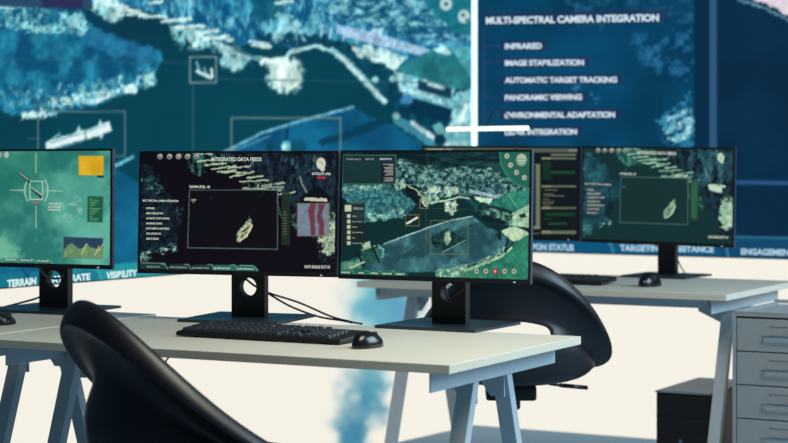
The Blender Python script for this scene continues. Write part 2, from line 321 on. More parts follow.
P.disc(446, 4, 6.2, (188, 214, 216), 1, 6.6); P.disc(464, 16.5, 6.2, (188, 214, 216), 1, 6.8); P.disc(446, 4, 2, (20, 80, 100)); P.disc(463, 15, 1.8, (20, 70, 90)); P.disc(467, 20, 1.5, (20, 70, 90))
# tab strip at the foot of the picture
def yb(x): return 287.9-.0805*x
P.poly([(-260, yb(-260)-14), (0, yb(0)-13.5), (474, yb(474)-12), (474, 320), (-260, 320)], (22, 116, 138)); P.poly([(72, yb(72)-15), (474, yb(474)-13), (474, 320), (72, 320)], (34, 150, 160))
P.poly([(75, yb(75)-11), (92, yb(92)-13), (99, yb(99)-10), (102, yb(102)), (75, yb(75))], (26, 124, 146)); P.line([(90, yb(90)-13.5), (98, yb(98)-10), (101, yb(101))], 1.2, (90, 186, 190))
P.line([(21, 266), (28, 276)], 4, (10, 70, 110), .7)
P.blur(1)
# lower panel (bright, with a soft blue patch in its colour)
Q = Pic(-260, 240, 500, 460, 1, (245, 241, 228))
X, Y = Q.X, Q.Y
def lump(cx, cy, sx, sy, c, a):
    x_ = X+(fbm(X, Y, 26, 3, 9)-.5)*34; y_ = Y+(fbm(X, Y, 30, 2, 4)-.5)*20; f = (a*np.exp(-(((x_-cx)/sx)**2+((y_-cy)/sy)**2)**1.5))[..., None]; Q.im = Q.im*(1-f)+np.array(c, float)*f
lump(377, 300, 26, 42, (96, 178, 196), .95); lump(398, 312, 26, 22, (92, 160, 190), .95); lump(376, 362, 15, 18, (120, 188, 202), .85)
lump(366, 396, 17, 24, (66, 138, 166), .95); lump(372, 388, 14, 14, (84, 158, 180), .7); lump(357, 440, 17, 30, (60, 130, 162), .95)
vlL = thing('video_wall_screen', 'left section of the video wall showing a blue aerial view of shore, trees and boats', 'video wall', group='video wall sections')
vlR = thing('video_wall_screen', 'right section of the video wall showing a list headed multi-spectral camera integration', 'video wall', group='video wall sections')
for vw, d, n, L in ((vlL, dL, nL, LEN_L), (vlR, dR, nR, LEN_R)):
    bm = bmesh.new(); a = Pc+Vector((0, 0, ZB))+n*.0; prism(bm, [a+n*.002, a+d*L+n*.002, a+d*L+n*.018, a+n*.018], (0, 0, ZT-ZB)); obj('housing', bm, M['bezel'], vw)
painted_sheet('screen', Pc+dL*LEN_L+Vector((0, 0, ZB)), -dL, (0, 0, 1), LEN_L, ZT-ZB, P, .006, M['wallscreen'], vlL)
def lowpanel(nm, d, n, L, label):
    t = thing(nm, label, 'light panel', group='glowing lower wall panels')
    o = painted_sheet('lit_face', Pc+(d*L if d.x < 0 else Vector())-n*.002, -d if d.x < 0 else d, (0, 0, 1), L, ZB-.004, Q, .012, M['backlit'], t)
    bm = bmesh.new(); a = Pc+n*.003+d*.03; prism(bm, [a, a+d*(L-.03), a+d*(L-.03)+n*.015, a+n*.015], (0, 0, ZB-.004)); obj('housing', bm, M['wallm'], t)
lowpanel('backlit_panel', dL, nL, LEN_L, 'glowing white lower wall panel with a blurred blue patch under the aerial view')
plL = Plane(Pc, dL, (0, 0, 1)); plR = Plane(Pc, dR, (0, 0, 1)); I4 = Matrix.Identity(4)
wt = (214, 240, 238)
text(plL, 'TERRAIN', 7, 36, 283.6, 7.2, wt, vlL, I4, 280.6, bold=.045); text(plL, 'DATA RATE', 46, 90, 279.9, 6.6, wt, vlL, I4, 276.2, bold=.045); text(plL, 'VISIBILITY', 106, 137, 275.3, 6.6, wt, vlL, I4, 272.4, bold=.045)

# picture of the right video wall
P = Pic(440, -260, 1100, 330, k, (8, 66, 102))
P.poly([(440, -260), (694, -260), (694, 330), (440, 330)], (5, 58, 88), (8, 72, 108), nsc=60, seed=71, con=2.5)
P.poly([(560, -10), (694, -10), (694, 24), (640, 20), (580, 30)], (10, 70, 96), (40, 96, 132), jit=8, nsc=9, seed=72, thr=.45, alpha=.8)
P.poly([(628, 36), (694, 30), (694, 78), (660, 76), (640, 64)], (20, 88, 132), (54, 122, 168), jit=7, nsc=7, seed=73, thr=.45, alpha=.8)
P.poly([(560, 84), (600, 80), (600, 110), (570, 112)], (30, 110, 150), (60, 130, 170), jit=6, nsc=8, seed=74, thr=.52, alpha=.7)
P.poly([(655, 120), (672, 108), (693, 92), (693, 145), (668, 148)], (30, 120, 156), (70, 160, 190), jit=6, nsc=6, seed=75, thr=.42, alpha=.9)
P.poly([(668, 118), (680, 110), (692, 108), (692, 132), (686, 142), (672, 142), (664, 134)], (70, 160, 186), (206, 238, 238), jit=4, jsc=3, nsc=4, seed=76, thr=.42, con=3)
P.poly([(694, -260), (1100, -260), (1100, 330), (694, 330)], (8, 44, 72)); P.poly([(709.5, -260), (717, -260), (717, 236), (709.5, 236)], (48, 88, 124)); P.poly([(717, -260), (1100, -260), (1100, 236), (717, 236)], (8, 42, 68), (9, 48, 76), nsc=40)
P.poly([(717, 180), (1100, 186), (1100, 190), (717, 184)], (42, 84, 126))
P.poly([(734, -8), (756, 1), (774, 8), (788, 15), (830, 40), (1100, 120), (1100, -260), (734, -260)], (214, 200, 214), (236, 226, 230), jit=2.5, nsc=8, seed=77); P.line([(738, 0), (760, 6), (788, 20), (830, 44)], 2.5, (120, 170, 190), .7, jit=1.5)
P.poly([(440, 235), (600, 236), (788, 237), (1100, 244), (1100, 330), (440, 330)], (12, 84, 122)); P.poly([(720, 239), (1100, 246), (1100, 330), (720, 330)], (18, 72, 106)); P.line([(440, 235), (788, 237.5), (1100, 244)], 1.8, (56, 116, 136), .9)
for x in (612, 726): P.line([(x-4, 242), (x, 246), (x+3, 260)], 1.6, (70, 140, 176))
for x0, x1, y, h in ((483, 668, 19.5, 13), (500, 548, 46, 10), (500, 590, 62.5, 10), (500, 623, 79.7, 10), (500, 588, 97, 10), (500, 621, 114.6, 10), (500, 583, 131.6, 10)):
    P.rect(x0, y-h/2, x1, y+h/2, (34, 48, 84), .62, sl=-.008 if h < 12 else -.02)
P.line([(484, 30), (484, 132)], 1, (46, 66, 108), .8)
for y in (46, 62.5, 79.7, 97, 114.6): P.line([(484, y), (500, y)], 1, (46, 66, 108), .7)
painted_sheet('screen', Pc+Vector((0, 0, ZB)), dR, (0, 0, 1), LEN_R, ZT-ZB, P, .006, M['wallscreen'], vlR)
Q = Pic(440, 220, 1100, 480, 1, (246, 242, 229))
lowpanel('backlit_panel', dR, nR, LEN_R, 'glowing white lower wall panel behind the drawer cabinet and the black tower')
wt = (208, 226, 240)
text(plR, 'MULTI-SPECTRAL CAMERA INTEGRATION', 486, 659, 20.4, 6.6, wt, vlR, I4, 17.6, bold=.045)
for s, x1, y in (('INFRARED', 542, 46), ('IMAGE STABILIZATION', 584, 62.6), ('AUTOMATIC TARGET TRACKING', 617, 79.8), ('PANORAMIC VIEWING', 582, 97.2), ('ENVIRONMENTAL ADAPTATION', 615, 114.8), ('LIDAR INTEGRATION', 577, 131.8)):
    text(plR, s, 505, x1, y+.2, 5.4, wt, vlR, I4, y-.3, bold=.045)
for s, x0, x1, y in (('WEAPON STATUS', 516, 574, 246), ('TARGETING ASSISTANCE', 620, 714, 247.6), ('ENGAGEMENT RULES', 741, 820, 251.4)):
    text(plR, s, x0, x1, y, 6, (170, 206, 226), vlR, I4, y+1.6, bold=.045)
# bright strip in the corner between the two sections
bm = bmesh.new(); a = Pc-Vector((0, .03, 0)); box(bm, a.x-.0125, a.x+.0125, a.y-.02, a.y+.02, ZB, ZT)
tag(obj('light_strip', bm, M['strip'], bevel=.004), 'narrow upright white light strip where the two video wall sections meet', 'light strip')

# ------------------------------------------------------------------ desks
FR = Vector((.8718, -.4898, 0)).normalized()      # along the front edge, to the right
SD = Vector((.447, .894, 0)).normalized()         # from the front edge backwards
RZ = math.atan2(FR.y, FR.x)
def trestle(parent, x, flip, T=.774, gw=.075):
    """own frame: x right along the front edge, y backwards. A beam on an A of two legs"""
    bm = bmesh.new(); s = -1 if flip else 1
    xo = x-s*.0; box(bm, xo-.002, xo+.002, .03, T-.02, .683, .7295); box(bm, min(xo, xo-s*.03), max(xo, xo-s*.03), .034, T-.024, .7255, .7295)
    t = obj('trestle', bm, M['steel'], parent, bevel=.002)
    for y0, y1 in ((.285, .04), (.44, .685)):
        bm = bmesh.new(); q = .015; xa = x-s*.003; xb = x-s*.043; xl = min(xa, xb)
        prism(bm, [(xl, y1-q, 0), (xl, y1+q, 0), (xl, y0+q, .72), (xl, y0-q, .72)], (.040, 0, 0)); obj('leg', bm, M['steel'], t, bevel=.002)
        bm = bmesh.new(); yy = y0+(.003 if y1 < y0 else -.003)
        prism(bm, [(x-s*gw, yy, .72), (x-s*.01, yy, .72), (x-s*.01, yy, .63), (x-s*.045, yy, .63), (x-s*gw, yy, .67)], (0, .005, 0)); g = obj('gusset_plate', bm, M['steel'], t)
    bm = bmesh.new(); tube(bm, [(x-s*.022, .27, .672), (x-s*.022, .262, .672)], .005, 12); obj('bolt', bm, M['black'], t)
    return t
def desk(loc, W, T, label, rail=False, tx=(.06, .06), yshift=0):
    d = thing('desk', label, 'desk', loc, RZ, 'white trestle desks')
    bm = bmesh.new(); box(bm, 0, W, 0, T, .73, .75)
    bm.faces.ensure_lookup_table()
    obj('tabletop', bm, M['desktop'], d, bevel=.0012)
    trestle(d, tx[0], True, T); trestle(d, W-tx[1], False, T, .135 if rail else .075)
    if rail: obj('under_rail', bx(.08, W-.08, .05, .075, .70, .7299), M['steel'], d)
    return d
desk1 = desk((-1.012, 4.785-.0, 0), 1.293, .735, 'near beige-white trestle desk carrying two monitors and the large keyboard', tx=(.075, .062))
desk1.rotation_euler.z = math.radians(-27.8); desk1.location = (.118-1.293*math.cos(math.radians(27.8)), 4.154+1.293*math.sin(math.radians(27.8)), 0)
desk2 = desk(Vector((-1.034, 4.80, 0))-FR*.85, .845, .760, 'trestle desk at the left edge, under the green-screen monitor', tx=(.075, .055))
desk3 = desk((-.131, 6.836, 0), 1.348, .76, 'far trestle desk beside the drawer cabinet', rail=True)
desk3.rotation_euler.z = math.atan2(6.2-6.836, 1.055+.131)

# ------------------------------------------------------------------ monitors
def monitor(label, c, yaw, tilt, roll, w_, h, base, colpx, pic, res, texts=(), holez=.088, colw=.098, bp=1., group='desk monitors'):
    yaw, tilt, roll = map(math.radians, (yaw, tilt, roll))
    R = (Matrix.Rotation(yaw, 3, 'Z') @ Matrix.Rotation(tilt, 3, 'X') @ Matrix.Rotation(roll, 3, 'Y'))
    c = Vector(c); ux = R @ Vector((1, 0, 0)); uz = R @ Vector((0, 0, 1)); fw = R @ Vector((0, -1, 0))
    t = thing('monitor', label, 'monitor', (base[0], base[1], .75), yaw, group); T = Matrix.Translation(t.location) @ Matrix.Rotation(yaw, 4, 'Z'); Ti = T.inverted()
    A = Ti @ (Matrix.Translation(c) @ R.to_4x4())
    bm = bmesh.new(); box(bm, -w_/2, w_/2, .001, .014, -h/2, h/2, Mx=A); box(bm, -w_/2+.07, w_/2-.07, .014, .042, -h/2+.05, h/2-.05, Mx=A)
    o = obj('housing', bm, [M['side'], M['bezel']], t, bevel=.002)
    o.data.polygons[2].material_index = 1
    bm = bmesh.new(); bz = .006; bb = .012
    for q in ((-w_/2, w_/2, h/2-bz, h/2), (-w_/2, w_/2, -h/2, -h/2+bb), (-w_/2, -w_/2+bz, -h/2+bb, h/2-bz), (w_/2-bz, w_/2, -h/2+bb, h/2-bz)): box(bm, q[0], q[1], -.002, .0012, q[2], q[3], Mx=A)
    obj('bezel', bm, M['bezel'], t)
    o0 = c-ux*(w_/2-bz)-uz*(h/2-bb)
    sc = painted_sheet('screen', o0, ux, uz, w_-2*bz, h-bz-bb, pic, res, M['screen'], t)
    sc.data.transform(Ti)
    pl = Plane(c, ux, uz)
    for s, x0, x1, y0, y1, hh, col in texts: text(pl, s, x0, x1, y0, hh, col, sc, Ti, y1, bold=.018, off=.0006)
    # power light
    bm = bmesh.new(); box(bm, w_/2-.045, w_/2-.040, -.0035, -.002, -h/2+.003, -h/2+.006, Mx=A); obj('power_light', bm, txtmat((190, 190, 220)), t)
    # stand: column with a round cable hole, then the flat base plate; own frame of the thing
    zt = c.z-.75+.04; cw = colw/2; zc = holez-.008; hr = .025; y0, y1 = -.012, .014
    bm = bmesh.new(); N = 24
    ang = [math.pi*2*i/N for i in range(N)]; H = []; O = []
    for a in ang:
        ca, sa = math.cos(a), math.sin(a); k_ = min(cw/max(abs(ca), 1e-6), (zc-.0)/max(-sa, 1e-6) if sa < 0 else (zt-zc)/max(sa, 1e-6))
        O.append((ca*k_, zc+sa*k_)); H.append((ca*hr, zc+sa*hr))
    # insert exact corners by snapping nearest directions
    for cx_, cz_ in ((cw, 0), (-cw, 0), (cw, zt), (-cw, zt)):
        i = min(range(N), key=lambda i: abs(((math.atan2(cz_-zc, cx_)-ang[i]+math.pi) % (2*math.pi))-math.pi)); O[i] = (cx_, cz_)
    vs = [[bm.verts.new((p[0], y, p[1])) for p in L_] for y in (y0, y1) for L_ in (O, H)]
    for i in range(N):
        j = (i+1) % N
        bm.faces.new([vs[0][i], vs[0][j], vs[1][j], vs[1][i]]); bm.faces.new([vs[2][j], vs[2][i], vs[3][i], vs[3][j]])
        bm.faces.new([vs[0][j], vs[0][i], vs[2][i], vs[2][j]]); bm.faces.new([vs[1][i], vs[1][j], vs[3][j], vs[3][i]])
    cy = .0
    for v in bm.verts: v.co.y += cy
    bmesh.ops.translate(bm, verts=bm.verts, vec=(0, 0, .008))
    obj('stand_column', bm, M['black'], t)
    Lc = Ti @ c
    bm = bmesh.new(); box(bm, -.035, .035, .01, max(.03, abs(Lc.y)) if False else .012, zt-.08, zt-.02)
    # neck joining the column to the back of the panel
    yy0, yy1 = sorted((.0, Lc.y+.03)); box(bm, Lc.x*.3-.04, Lc.x*.3+.04, yy0, yy1, zt-.07, zt+.0)
    obj('mount', bm, M['black'], t)
    bm = bmesh.new(); box(bm, -.146*bp, .146*bp, -.150*bp, .122*bp, 0.0, .008); obj('base_plate', bm, M['blackbase'], t, bevel=.003)
    return t
w_t = (214, 222, 206); dim = (150, 168, 156)
def icons(P, xs, y, r=2.6, red=()):
    for i, x in enumerate(xs):
        P.disc(x, y, r, (122, 134, 128)); P.disc(x+.3, y-.5, r*.62, (190, 196, 184)); P.disc(x, y+.3, r*.36, (200, 60, 60) if i in red else (40, 52, 52))

# --- M1: integrated data feeds
def data_feed(P, far=False):
    """the data-feed page, drawn in the frame of the near monitor: x 138..340, y 150..278"""
    P.poly([(174, 150), (232, 150), (236, 164), (206, 170), (196, 176), (184, 164)], (22, 52, 56), (50, 104, 98), jit=5, nsc=5, seed=81, thr=.46, ax=1.4, ay=.5)
    P.poly([(190, 160), (203, 160), (203, 172), (196, 177), (190, 168)], (30, 80, 72), (84, 146, 128), jit=3, nsc=5, seed=82, thr=.38, ay=.4, alpha=.8)
    P.poly([(236, 152), (338, 150), (338, 262), (322, 264), (314, 240), (300, 214), (288, 200), (262, 186), (240, 166)], (11, 15, 26), (26, 50, 62), jit=5, nsc=5, seed=83, con=3, ay=.5)
    P.poly([(250, 156), (320, 156), (316, 184), (290, 196), (262, 184)], (12, 22, 36), (46, 84, 98), jit=6, nsc=4, seed=84, con=3.4, thr=.52, ay=.45)
    P.line([(300, 178), (304, 188), (307, 194)], 2, (130, 150, 140), .8, jit=1)
    P.poly([(300, 197), (318, 186), (322, 188), (332, 198), (324, 206), (300, 204)], (8, 14, 22))
    P.poly([(139, 168), (152, 164), (158, 176), (158, 186), (166, 190), (178, 204), (180, 222), (176, 246), (164, 250), (150, 256), (139, 258)], (11, 18, 28), (24, 50, 60), jit=5, nsc=5, seed=85, con=3, alpha=.9)
    P.poly([(142, 174), (152, 176), (158, 184), (166, 186), (160, 192), (146, 190)], (30, 70, 72), (120, 168, 156), jit=4, nsc=4, seed=86, thr=.5); P.disc(141, 180, 1.5, (190, 170, 150), .8)
    P.poly([(139, 250), (152, 252), (152, 262), (139, 264)], (40, 92, 88), (180, 206, 176), jit=3, nsc=2.6, seed=87, thr=.46, con=3)
    P.poly([(156, 250), (168, 246), (176, 242), (178, 252), (160, 256)], (50, 110, 104), (190, 216, 190), jit=2, nsc=2.4, seed=88, thr=.44, con=3); P.poly([(176, 206), (183, 206), (182, 216), (178, 216)], (60, 130, 130), jit=2, alpha=.7, thr=.4, nsc=3)
    for a, b, c_, d in ((190, 152, 203, 154), (197, 161, 214, 160), (206, 165, 226, 163), (212, 169, 236, 166), (218, 172, 236, 170), (230, 177, 254, 172), (240, 182, 268, 180), (247, 178, 262, 176), (236, 174, 246, 172), (262, 186, 284, 183), (278, 195, 295, 192), (206, 154, 212, 154), (222, 172, 240, 172), (228, 168, 250, 166), (243, 188, 280, 190)):
        P.line([(a, b), (c_, d)], 1.7, (172, 190, 160), .95, jit=1.1, seed=int(a))
    P.poly([(240, 180), (262, 182), (284, 186), (278, 194), (262, 200), (250, 196)], (30, 50, 48), (150, 170, 146), jit=4, nsc=3, seed=89, thr=.5, con=3)
    P.line([(250, 166), (254, 160)], 1.2, (120, 140, 130), .8); P.line([(276, 188), (280, 214), (286, 222)], 1.6, (70, 110, 100), .6, jit=1.5)
    P.poly([(290, 214), (298, 214), (298, 230), (292, 232)], (60, 100, 96), jit=2, thr=.4, nsc=3); P.poly([(322, 214), (338, 212), (338, 250), (330, 256), (322, 250), (320, 236)], (120, 146, 122), (190, 206, 170), jit=4, jsc=3, nsc=3, seed=90, thr=.36, con=3)
    P.line([(306, 199), (326, 200)], 3.2, (200, 206, 176), .95, jit=.8); P.line([(324, 222), (338, 218)], 3, (60, 100, 84))
    P.rect(281.5, 192, 290, 245, (34, 50, 36), .85)
    for i in range(9): P.line([(283, 212-i*.6+i*3.4), (286.5, 212+i*2.8)], .7, (120, 128, 84), .8)
    P.poly([(189.5, 190), (277, 190), (277, 249), (188, 248)], (12, 11, 20) if not far else (20, 40, 42), alpha=.93)
    P.line([(189.5, 190), (277.5, 190), (277.5, 249.2), (187.6, 247.8), (189.5, 190)], 1.1, (92, 112, 110), .75)
    q = 9 if far else 0
    P.poly([(x+q, y) for x, y in ((237, 232), (240, 229), (248, 220), (249, 217), (251.5, 218), (252, 224), (250, 232), (244, 238), (240, 242), (237, 242))], (196, 202, 162), (84, 116, 100), jit=1.4, jsc=2.4, nsc=2.2, seed=91, con=3.4)
    P.line([(240+q, 241), (247+q, 236), (252+q, 226)], 1.3, (222, 216, 170), .95, jit=.4); P.line([(242+q, 232), (248+q, 228)], 1.6, (16, 24, 26), .85); P.line([(241+q, 237), (246+q, 232.5)], 1, (20, 30, 30), .7)
    P.disc(193.5, 202, .8, (120, 180, 130)); P.disc(211, 198, .9, (30, 80, 80), .7)
    P.disc(321, 163.5, 4.8, (206, 206, 186), 1, 6); P.disc(314.5, 159.5, 2.3, (70, 84, 78), .9, 3); P.disc(322.5, 169, 2.4, (206, 206, 186)); P.line([(319, 161), (323, 164)], .6, (110, 120, 110))
P = Pic(134, 146, 344, 284, 4, (11, 9, 19)); data_feed(P)
icons(P, (160, 169.5, 178.5, 187.5, 196.5), 156.5, 2.9, (2,))
P.poly([(297.5, 203.5), (329, 203.5), (328.5, 236.5), (297.5, 235.8)], (100, 118, 138), (122, 136, 152), nsc=3); P.frame(297.5, 203.5, 329, 236, .8, (150, 118, 70), .7)
P.poly([(310, 204), (316, 204), (314.5, 211), (315, 222), (315, 235.5), (310.5, 235.5), (310.5, 226), (309, 216), (308, 211)], (106, 56, 68), jit=.6); P.poly([(318, 204), (325, 204), (323.5, 209), (321, 214), (324, 222), (323.5, 235.8), (319, 235.8), (319, 226), (316.5, 216), (318.5, 209)], (106, 56, 68), jit=.6)
P.poly([(140, 263), (166, 263.4), (168, 267), (170, 264), (188, 264), (191, 268), (194, 264.4), (212, 264.6), (214, 268), (217, 264.8), (234, 265), (237, 268.5), (240, 265.4), (254, 265.6), (258, 270), (258, 273.6), (140, 272.4)], (26, 54, 56))
P.poly([(212, 264.8), (254, 265.6), (258, 270), (258, 273.6), (212, 273)], (44, 112, 100), alpha=.85)
for x in (167, 190.5, 213.5, 236.5): P.line([(x-6, 263.9+(x-167)*.02), (x-2, 264.6), (x+1.4, 270), (x+3, 272.6)], .9, (120, 150, 138), .9)
P.line([(141, 263), (165, 263.2)], .7, (110, 140, 130)); P.line([(240, 265.2), (253, 265.6), (257, 269), (258, 273)], .7, (120, 170, 150))
tx = [('INTEGRATED DATA FEEDS', 211.5, 261.5, 159.2, 159.2, 3.6, w_t), ('ZOOM LEVEL -40', 189.2, 210, 186.6, 186.9, 2.5, w_t), ('CAMERA MAP', 261, 284, 187, 187, 2, dim), ('SATELLITE LINK', 312, 331, 173.6, 173.9, 2.4, w_t), ('ACTIVE', 316.5, 325.5, 177.6, 177.7, 2.2, M['red']),
      ('MULTI-SPECTRAL CAMERA INTEGRATION', 143, 178.5, 200.5, 201, 1.9, w_t), ('UNIT-EAGLE RC7-10', 304.5, 330, 266.6, 267, 3, w_t), ('N/TS', 191.5, 196, 200, 200, 1.6, w_t)]
for i, (s, x1) in enumerate((('INFRARED', 154.5), ('IMAGE STABILIZATION', 163), ('AUTOMATIC TARGET TRACKING', 169.5), ('PANORAMIC VIEWING', 162.5), ('ENVIRONMENTAL ADAPTATION', 169), ('LIDAR INTEGRATION', 161), ('REMOTE SENSOR', 159))):
    tx.append((s, 146.3, x1, 208.1+i*5.08, 208.3+i*5.08, 1.8, w_t))
for s, x0, x1, y in (('WEAPON STATUS', 146.5, 160, 266.6), ('TARGETING ASSISTANCE', 169.5, 187, 267.2), ('ENGAGEMENT RULES', 192.5, 209, 267.7), ('MAINTENANCE LOGS', 214.5, 230.5, 268.1), ('SAFETY PROTOCOLS', 237.5, 253.5, 268.7)): tx.append((s, x0, x1, y, y+.3, 1.6, dim if x0 < 210 else w_t))
mon1 = monitor('near monitor titled integrated data feeds, dark screen, behind the keyboard', (-.419, 5.18, 1.0419), -19.76, -2.31, -.09, .578, .330, (-.392, 5.30), 249, P, .0016, tx)

# --- M2: green aerial view
P = Pic(334, 144, 540, 290, 4, (10, 44, 46))
P.poly([(336, 146), (534, 146), (534, 182), (336, 190)], (8, 30, 38), (26, 72, 72), nsc=9, ax=.25, seed=101, con=3)
P.poly([(392, 164), (420, 165), (440, 170), (470, 166), (500, 174), (534, 190), (534, 206), (500, 200), (470, 196), (440, 196), (428, 206), (410, 192), (394, 184)], (8, 40, 48), (112, 164, 154), jit=4, jsc=5, nsc=3.2, seed=102, con=3.0)
P.poly([(394, 160), (440, 166), (500, 168), (500, 178), (440, 178), (392, 172)], (20, 60, 66), (140, 180, 168), jit=3, nsc=3, seed=103, con=3, thr=.48, ax=.6)
P.poly([(430, 184), (480, 178), (505, 184), (510, 192), (470, 196), (436, 192)], (12, 40, 46), (96, 150, 150), jit=3, nsc=3.2, seed=104, con=4, alpha=.8)
isl2 = [(341, 186), (360, 184), (392, 184), (400, 192), (410, 198), (416, 206), (408, 214), (402, 218), (390, 219), (372, 222), (352, 220), (342, 206)]
P.poly(isl2, (22, 76, 84), (76, 138, 140), jit=3, jsc=4, nsc=3, seed=105, con=2.6)
P.poly([(341, 186), (382, 184), (378, 190), (356, 192), (344, 194)], (110, 170, 156), (170, 210, 184), jit=2, nsc=2.6, seed=106, thr=.42); P.poly([(360, 214), (385, 212), (404, 208), (404, 214), (390, 219), (362, 222)], (90, 160, 150), (190, 220, 196), jit=2.5, nsc=2.6, seed=107, thr=.44)
P.poly([(404, 186), (416, 186), (424, 196), (424, 206), (416, 204), (408, 196)], (8, 26, 34)); P.poly([(338, 196), (346, 200), (348, 208), (338, 212)], (8, 26, 34), jit=2)
for pts, sd in (([(394, 178), (404, 180), (404, 188), (398, 190), (394, 184)], 1), ([(418, 192), (432, 192), (440, 200), (430, 206), (420, 200)], 2), ([(445, 202), (456, 201), (457, 210), (452, 215), (445, 212)], 3), ([(446, 186), (458, 186), (460, 196), (446, 197)], 4), ([(428, 186), (438, 184), (442, 192), (432, 198)], 5)):
    P.poly(pts, (130, 178, 160), (216, 226, 196), jit=2.4, jsc=2.5, nsc=3, seed=110+sd, thr=.26 if sd == 3 else .38, ay=.6)
P.line([(404, 184), (416, 190), (424, 198)], 1.4, (190, 200, 160), .8, jit=.8)
P.line([(432, 202), (444, 201), (452, 199), (459, 197), (468, 198), (474, 204), (481, 213)], 2, (170, 200, 178), .95, jit=.5)
P.poly([(461, 198), (468, 200), (500, 206), (496, 214), (480, 216), (470, 204)], (10, 40, 46), (30, 84, 80), jit=1.5, nsc=4)
P.poly([(469, 189), (502, 196), (500, 199), (470, 193)], (150, 178, 186)); P.poly([(474, 196), (494, 199), (490, 204), (480, 202)], (170, 214, 190), (216, 230, 204), jit=1.5, nsc=2)
P.poly([(488, 204), (507, 193), (532, 190), (532, 204), (516, 212)], (36, 112, 96), (50, 134, 112), nsc=8, seed=121); P.line([(508, 194), (517, 207)], 1.2, (110, 180, 150), .8); P.poly([(512, 213), (532, 203), (532, 228), (512, 226)], (130, 176, 146), (190, 214, 180), nsc=4, seed=122); P.poly([(519, 215), (525, 213), (526, 217), (521, 218)], (14, 40, 44))
P.poly([(480, 210), (490, 208), (512, 214), (512, 226), (486, 220)], (20, 56, 60), (110, 160, 140), jit=1.5, nsc=3, con=3.5, seed=123); P.poly([(484, 215), (506, 221), (504, 225), (480, 219)], (8, 28, 34))
sand2 = [(341, 262), (360, 256), (390, 241), (415, 232), (450, 220), (473, 217), (481, 222), (488, 228), (510, 236), (512, 244), (500, 254), (470, 266), (450, 272), (341, 274)]
P.poly(sand2, (34, 74, 84), (62, 114, 118), jit=1.2, nsc=14, seed=124, con=2.6)
P.line([(384, 244), (400, 238), (430, 227), (452, 220), (472, 216.5)], 1.4, (150, 186, 184), .95, jit=.4)
P.poly([(392, 260), (418, 246), (440, 236), (478, 222), (482, 224), (450, 236), (420, 250), (398, 262)], (26, 62, 66), (44, 84, 88), jit=1.5, nsc=3)
P.poly([(429, 238), (447, 228), (466, 240), (443, 252), (432, 244)], (10, 34, 38), (30, 72, 66), jit=.8, nsc=3, seed=125, con=3); P.poly([(445, 232), (450, 230), (451, 240), (447, 246), (444, 240)], (120, 160, 130), (170, 196, 160), jit=1, nsc=2); P.line([(443, 252), (466, 240)], .8, (150, 180, 160), .8)
P.poly([(440, 276), (470, 268), (500, 256), (513, 244), (516, 240), (530, 232), (530, 280), (440, 280)], (36, 110, 90), (48, 130, 104), nsc=10, seed=126)
P.line([(452, 276), (478, 266), (502, 256), (512, 248)], 2.6, (160, 196, 160), .95, jit=1.2); P.poly([(450, 268), (480, 260), (506, 246), (510, 250), (480, 265), (452, 276)], (90, 140, 126), (176, 206, 170), jit=2, nsc=2.6, thr=.4, seed=127)
P.poly([(500, 230), (516, 226), (530, 234), (514, 242), (508, 238)], (170, 200, 160), (200, 220, 184), jit=1, nsc=3); P.line([(508, 238), (506, 252)], 2.4, (14, 40, 40), .9, jit=1); P.line([(498, 228), (500, 238)], 3, (12, 34, 36), .9, jit=1.5)
P.line([(496, 236), (502, 230)], 1.4, (20, 50, 50)); P.poly([(436, 270), (462, 268), (470, 276), (436, 279)], (60, 120, 100), (170, 204, 170), jit=2, nsc=3, con=3, seed=128)
P.grain(.5, 2.2, 6, 70, .7); P.grain(.5, 7, 9, 50)
# truck at the lower left
P.poly([(338, 262), (360, 258), (362, 268), (350, 272), (338, 272)], (36, 100, 80), (110, 160, 130), jit=2, nsc=3, seed=129)
P.poly([(360, 252), (374, 248), (378, 258), (372, 264), (366, 264)], (24, 66, 60), (40, 96, 80), nsc=3, seed=130); P.poly([(361, 244), (370, 241), (371, 247), (364, 249)], (170, 196, 160)); P.line([(357, 252), (364, 266)], 2.2, (10, 26, 30)); P.line([(362, 250), (375, 246)], 1.6, (120, 160, 130)); P.line([(371, 243), (379, 262)], 2, (14, 34, 36)); P.line([(350, 268), (364, 262)], 2, (180, 196, 160), .9, jit=.8)
P.line([(378, 246), (384, 250), (382, 256)], 2.4, (120, 180, 170), .8, jit=1.5)
# overlays
P.poly([(342.5, 155), (396, 154.8), (395.4, 184.2), (341.6, 184.4)], (22, 52, 54), alpha=.93); P.frame(342.5, 155.2, 396, 184, .8, (70, 118, 92), .9); P.rect(346, 157.4, 372, 160.8, (34, 34, 58)); P.rect(378, 157, 395, 160.8, (40, 42, 78)); P.rect(381.5, 162.5, 394.5, 182, (24, 24, 36))
for i, wd in enumerate((10, 4, 9, 8, 8, 9, 6, 8, 0, 9, 7, 9)):
    if wd: P.line([(393-wd, 164.3+i*1.5), (393, 164.3+i*1.5)], .8, (190, 184, 172), .9)
P.poly([(344, 203), (365, 203), (364, 245), (343, 245)], (30, 36, 40), alpha=.85)
P.rect(344.8, 205, 351.4, 211.4, (190, 204, 172))
for i in range(6): P.rect(347, 214.2+i*5.4, 350.6, 217.9+i*5.4, (186, 198, 166))
yl = (118, 116, 70)
P.frame(420, 199.4, 428, 208.2, .8, (150, 140, 80), .85); P.line([(422, 201.5), (424.5, 205), (426.5, 206.4)], 1.4, w_t); P.frame(405.5, 214.8, 419, 226, .8, (140, 112, 66), .8); P.line([(407, 223.5), (417, 217.5)], 2.2, (214, 220, 200), 1, jit=.5)
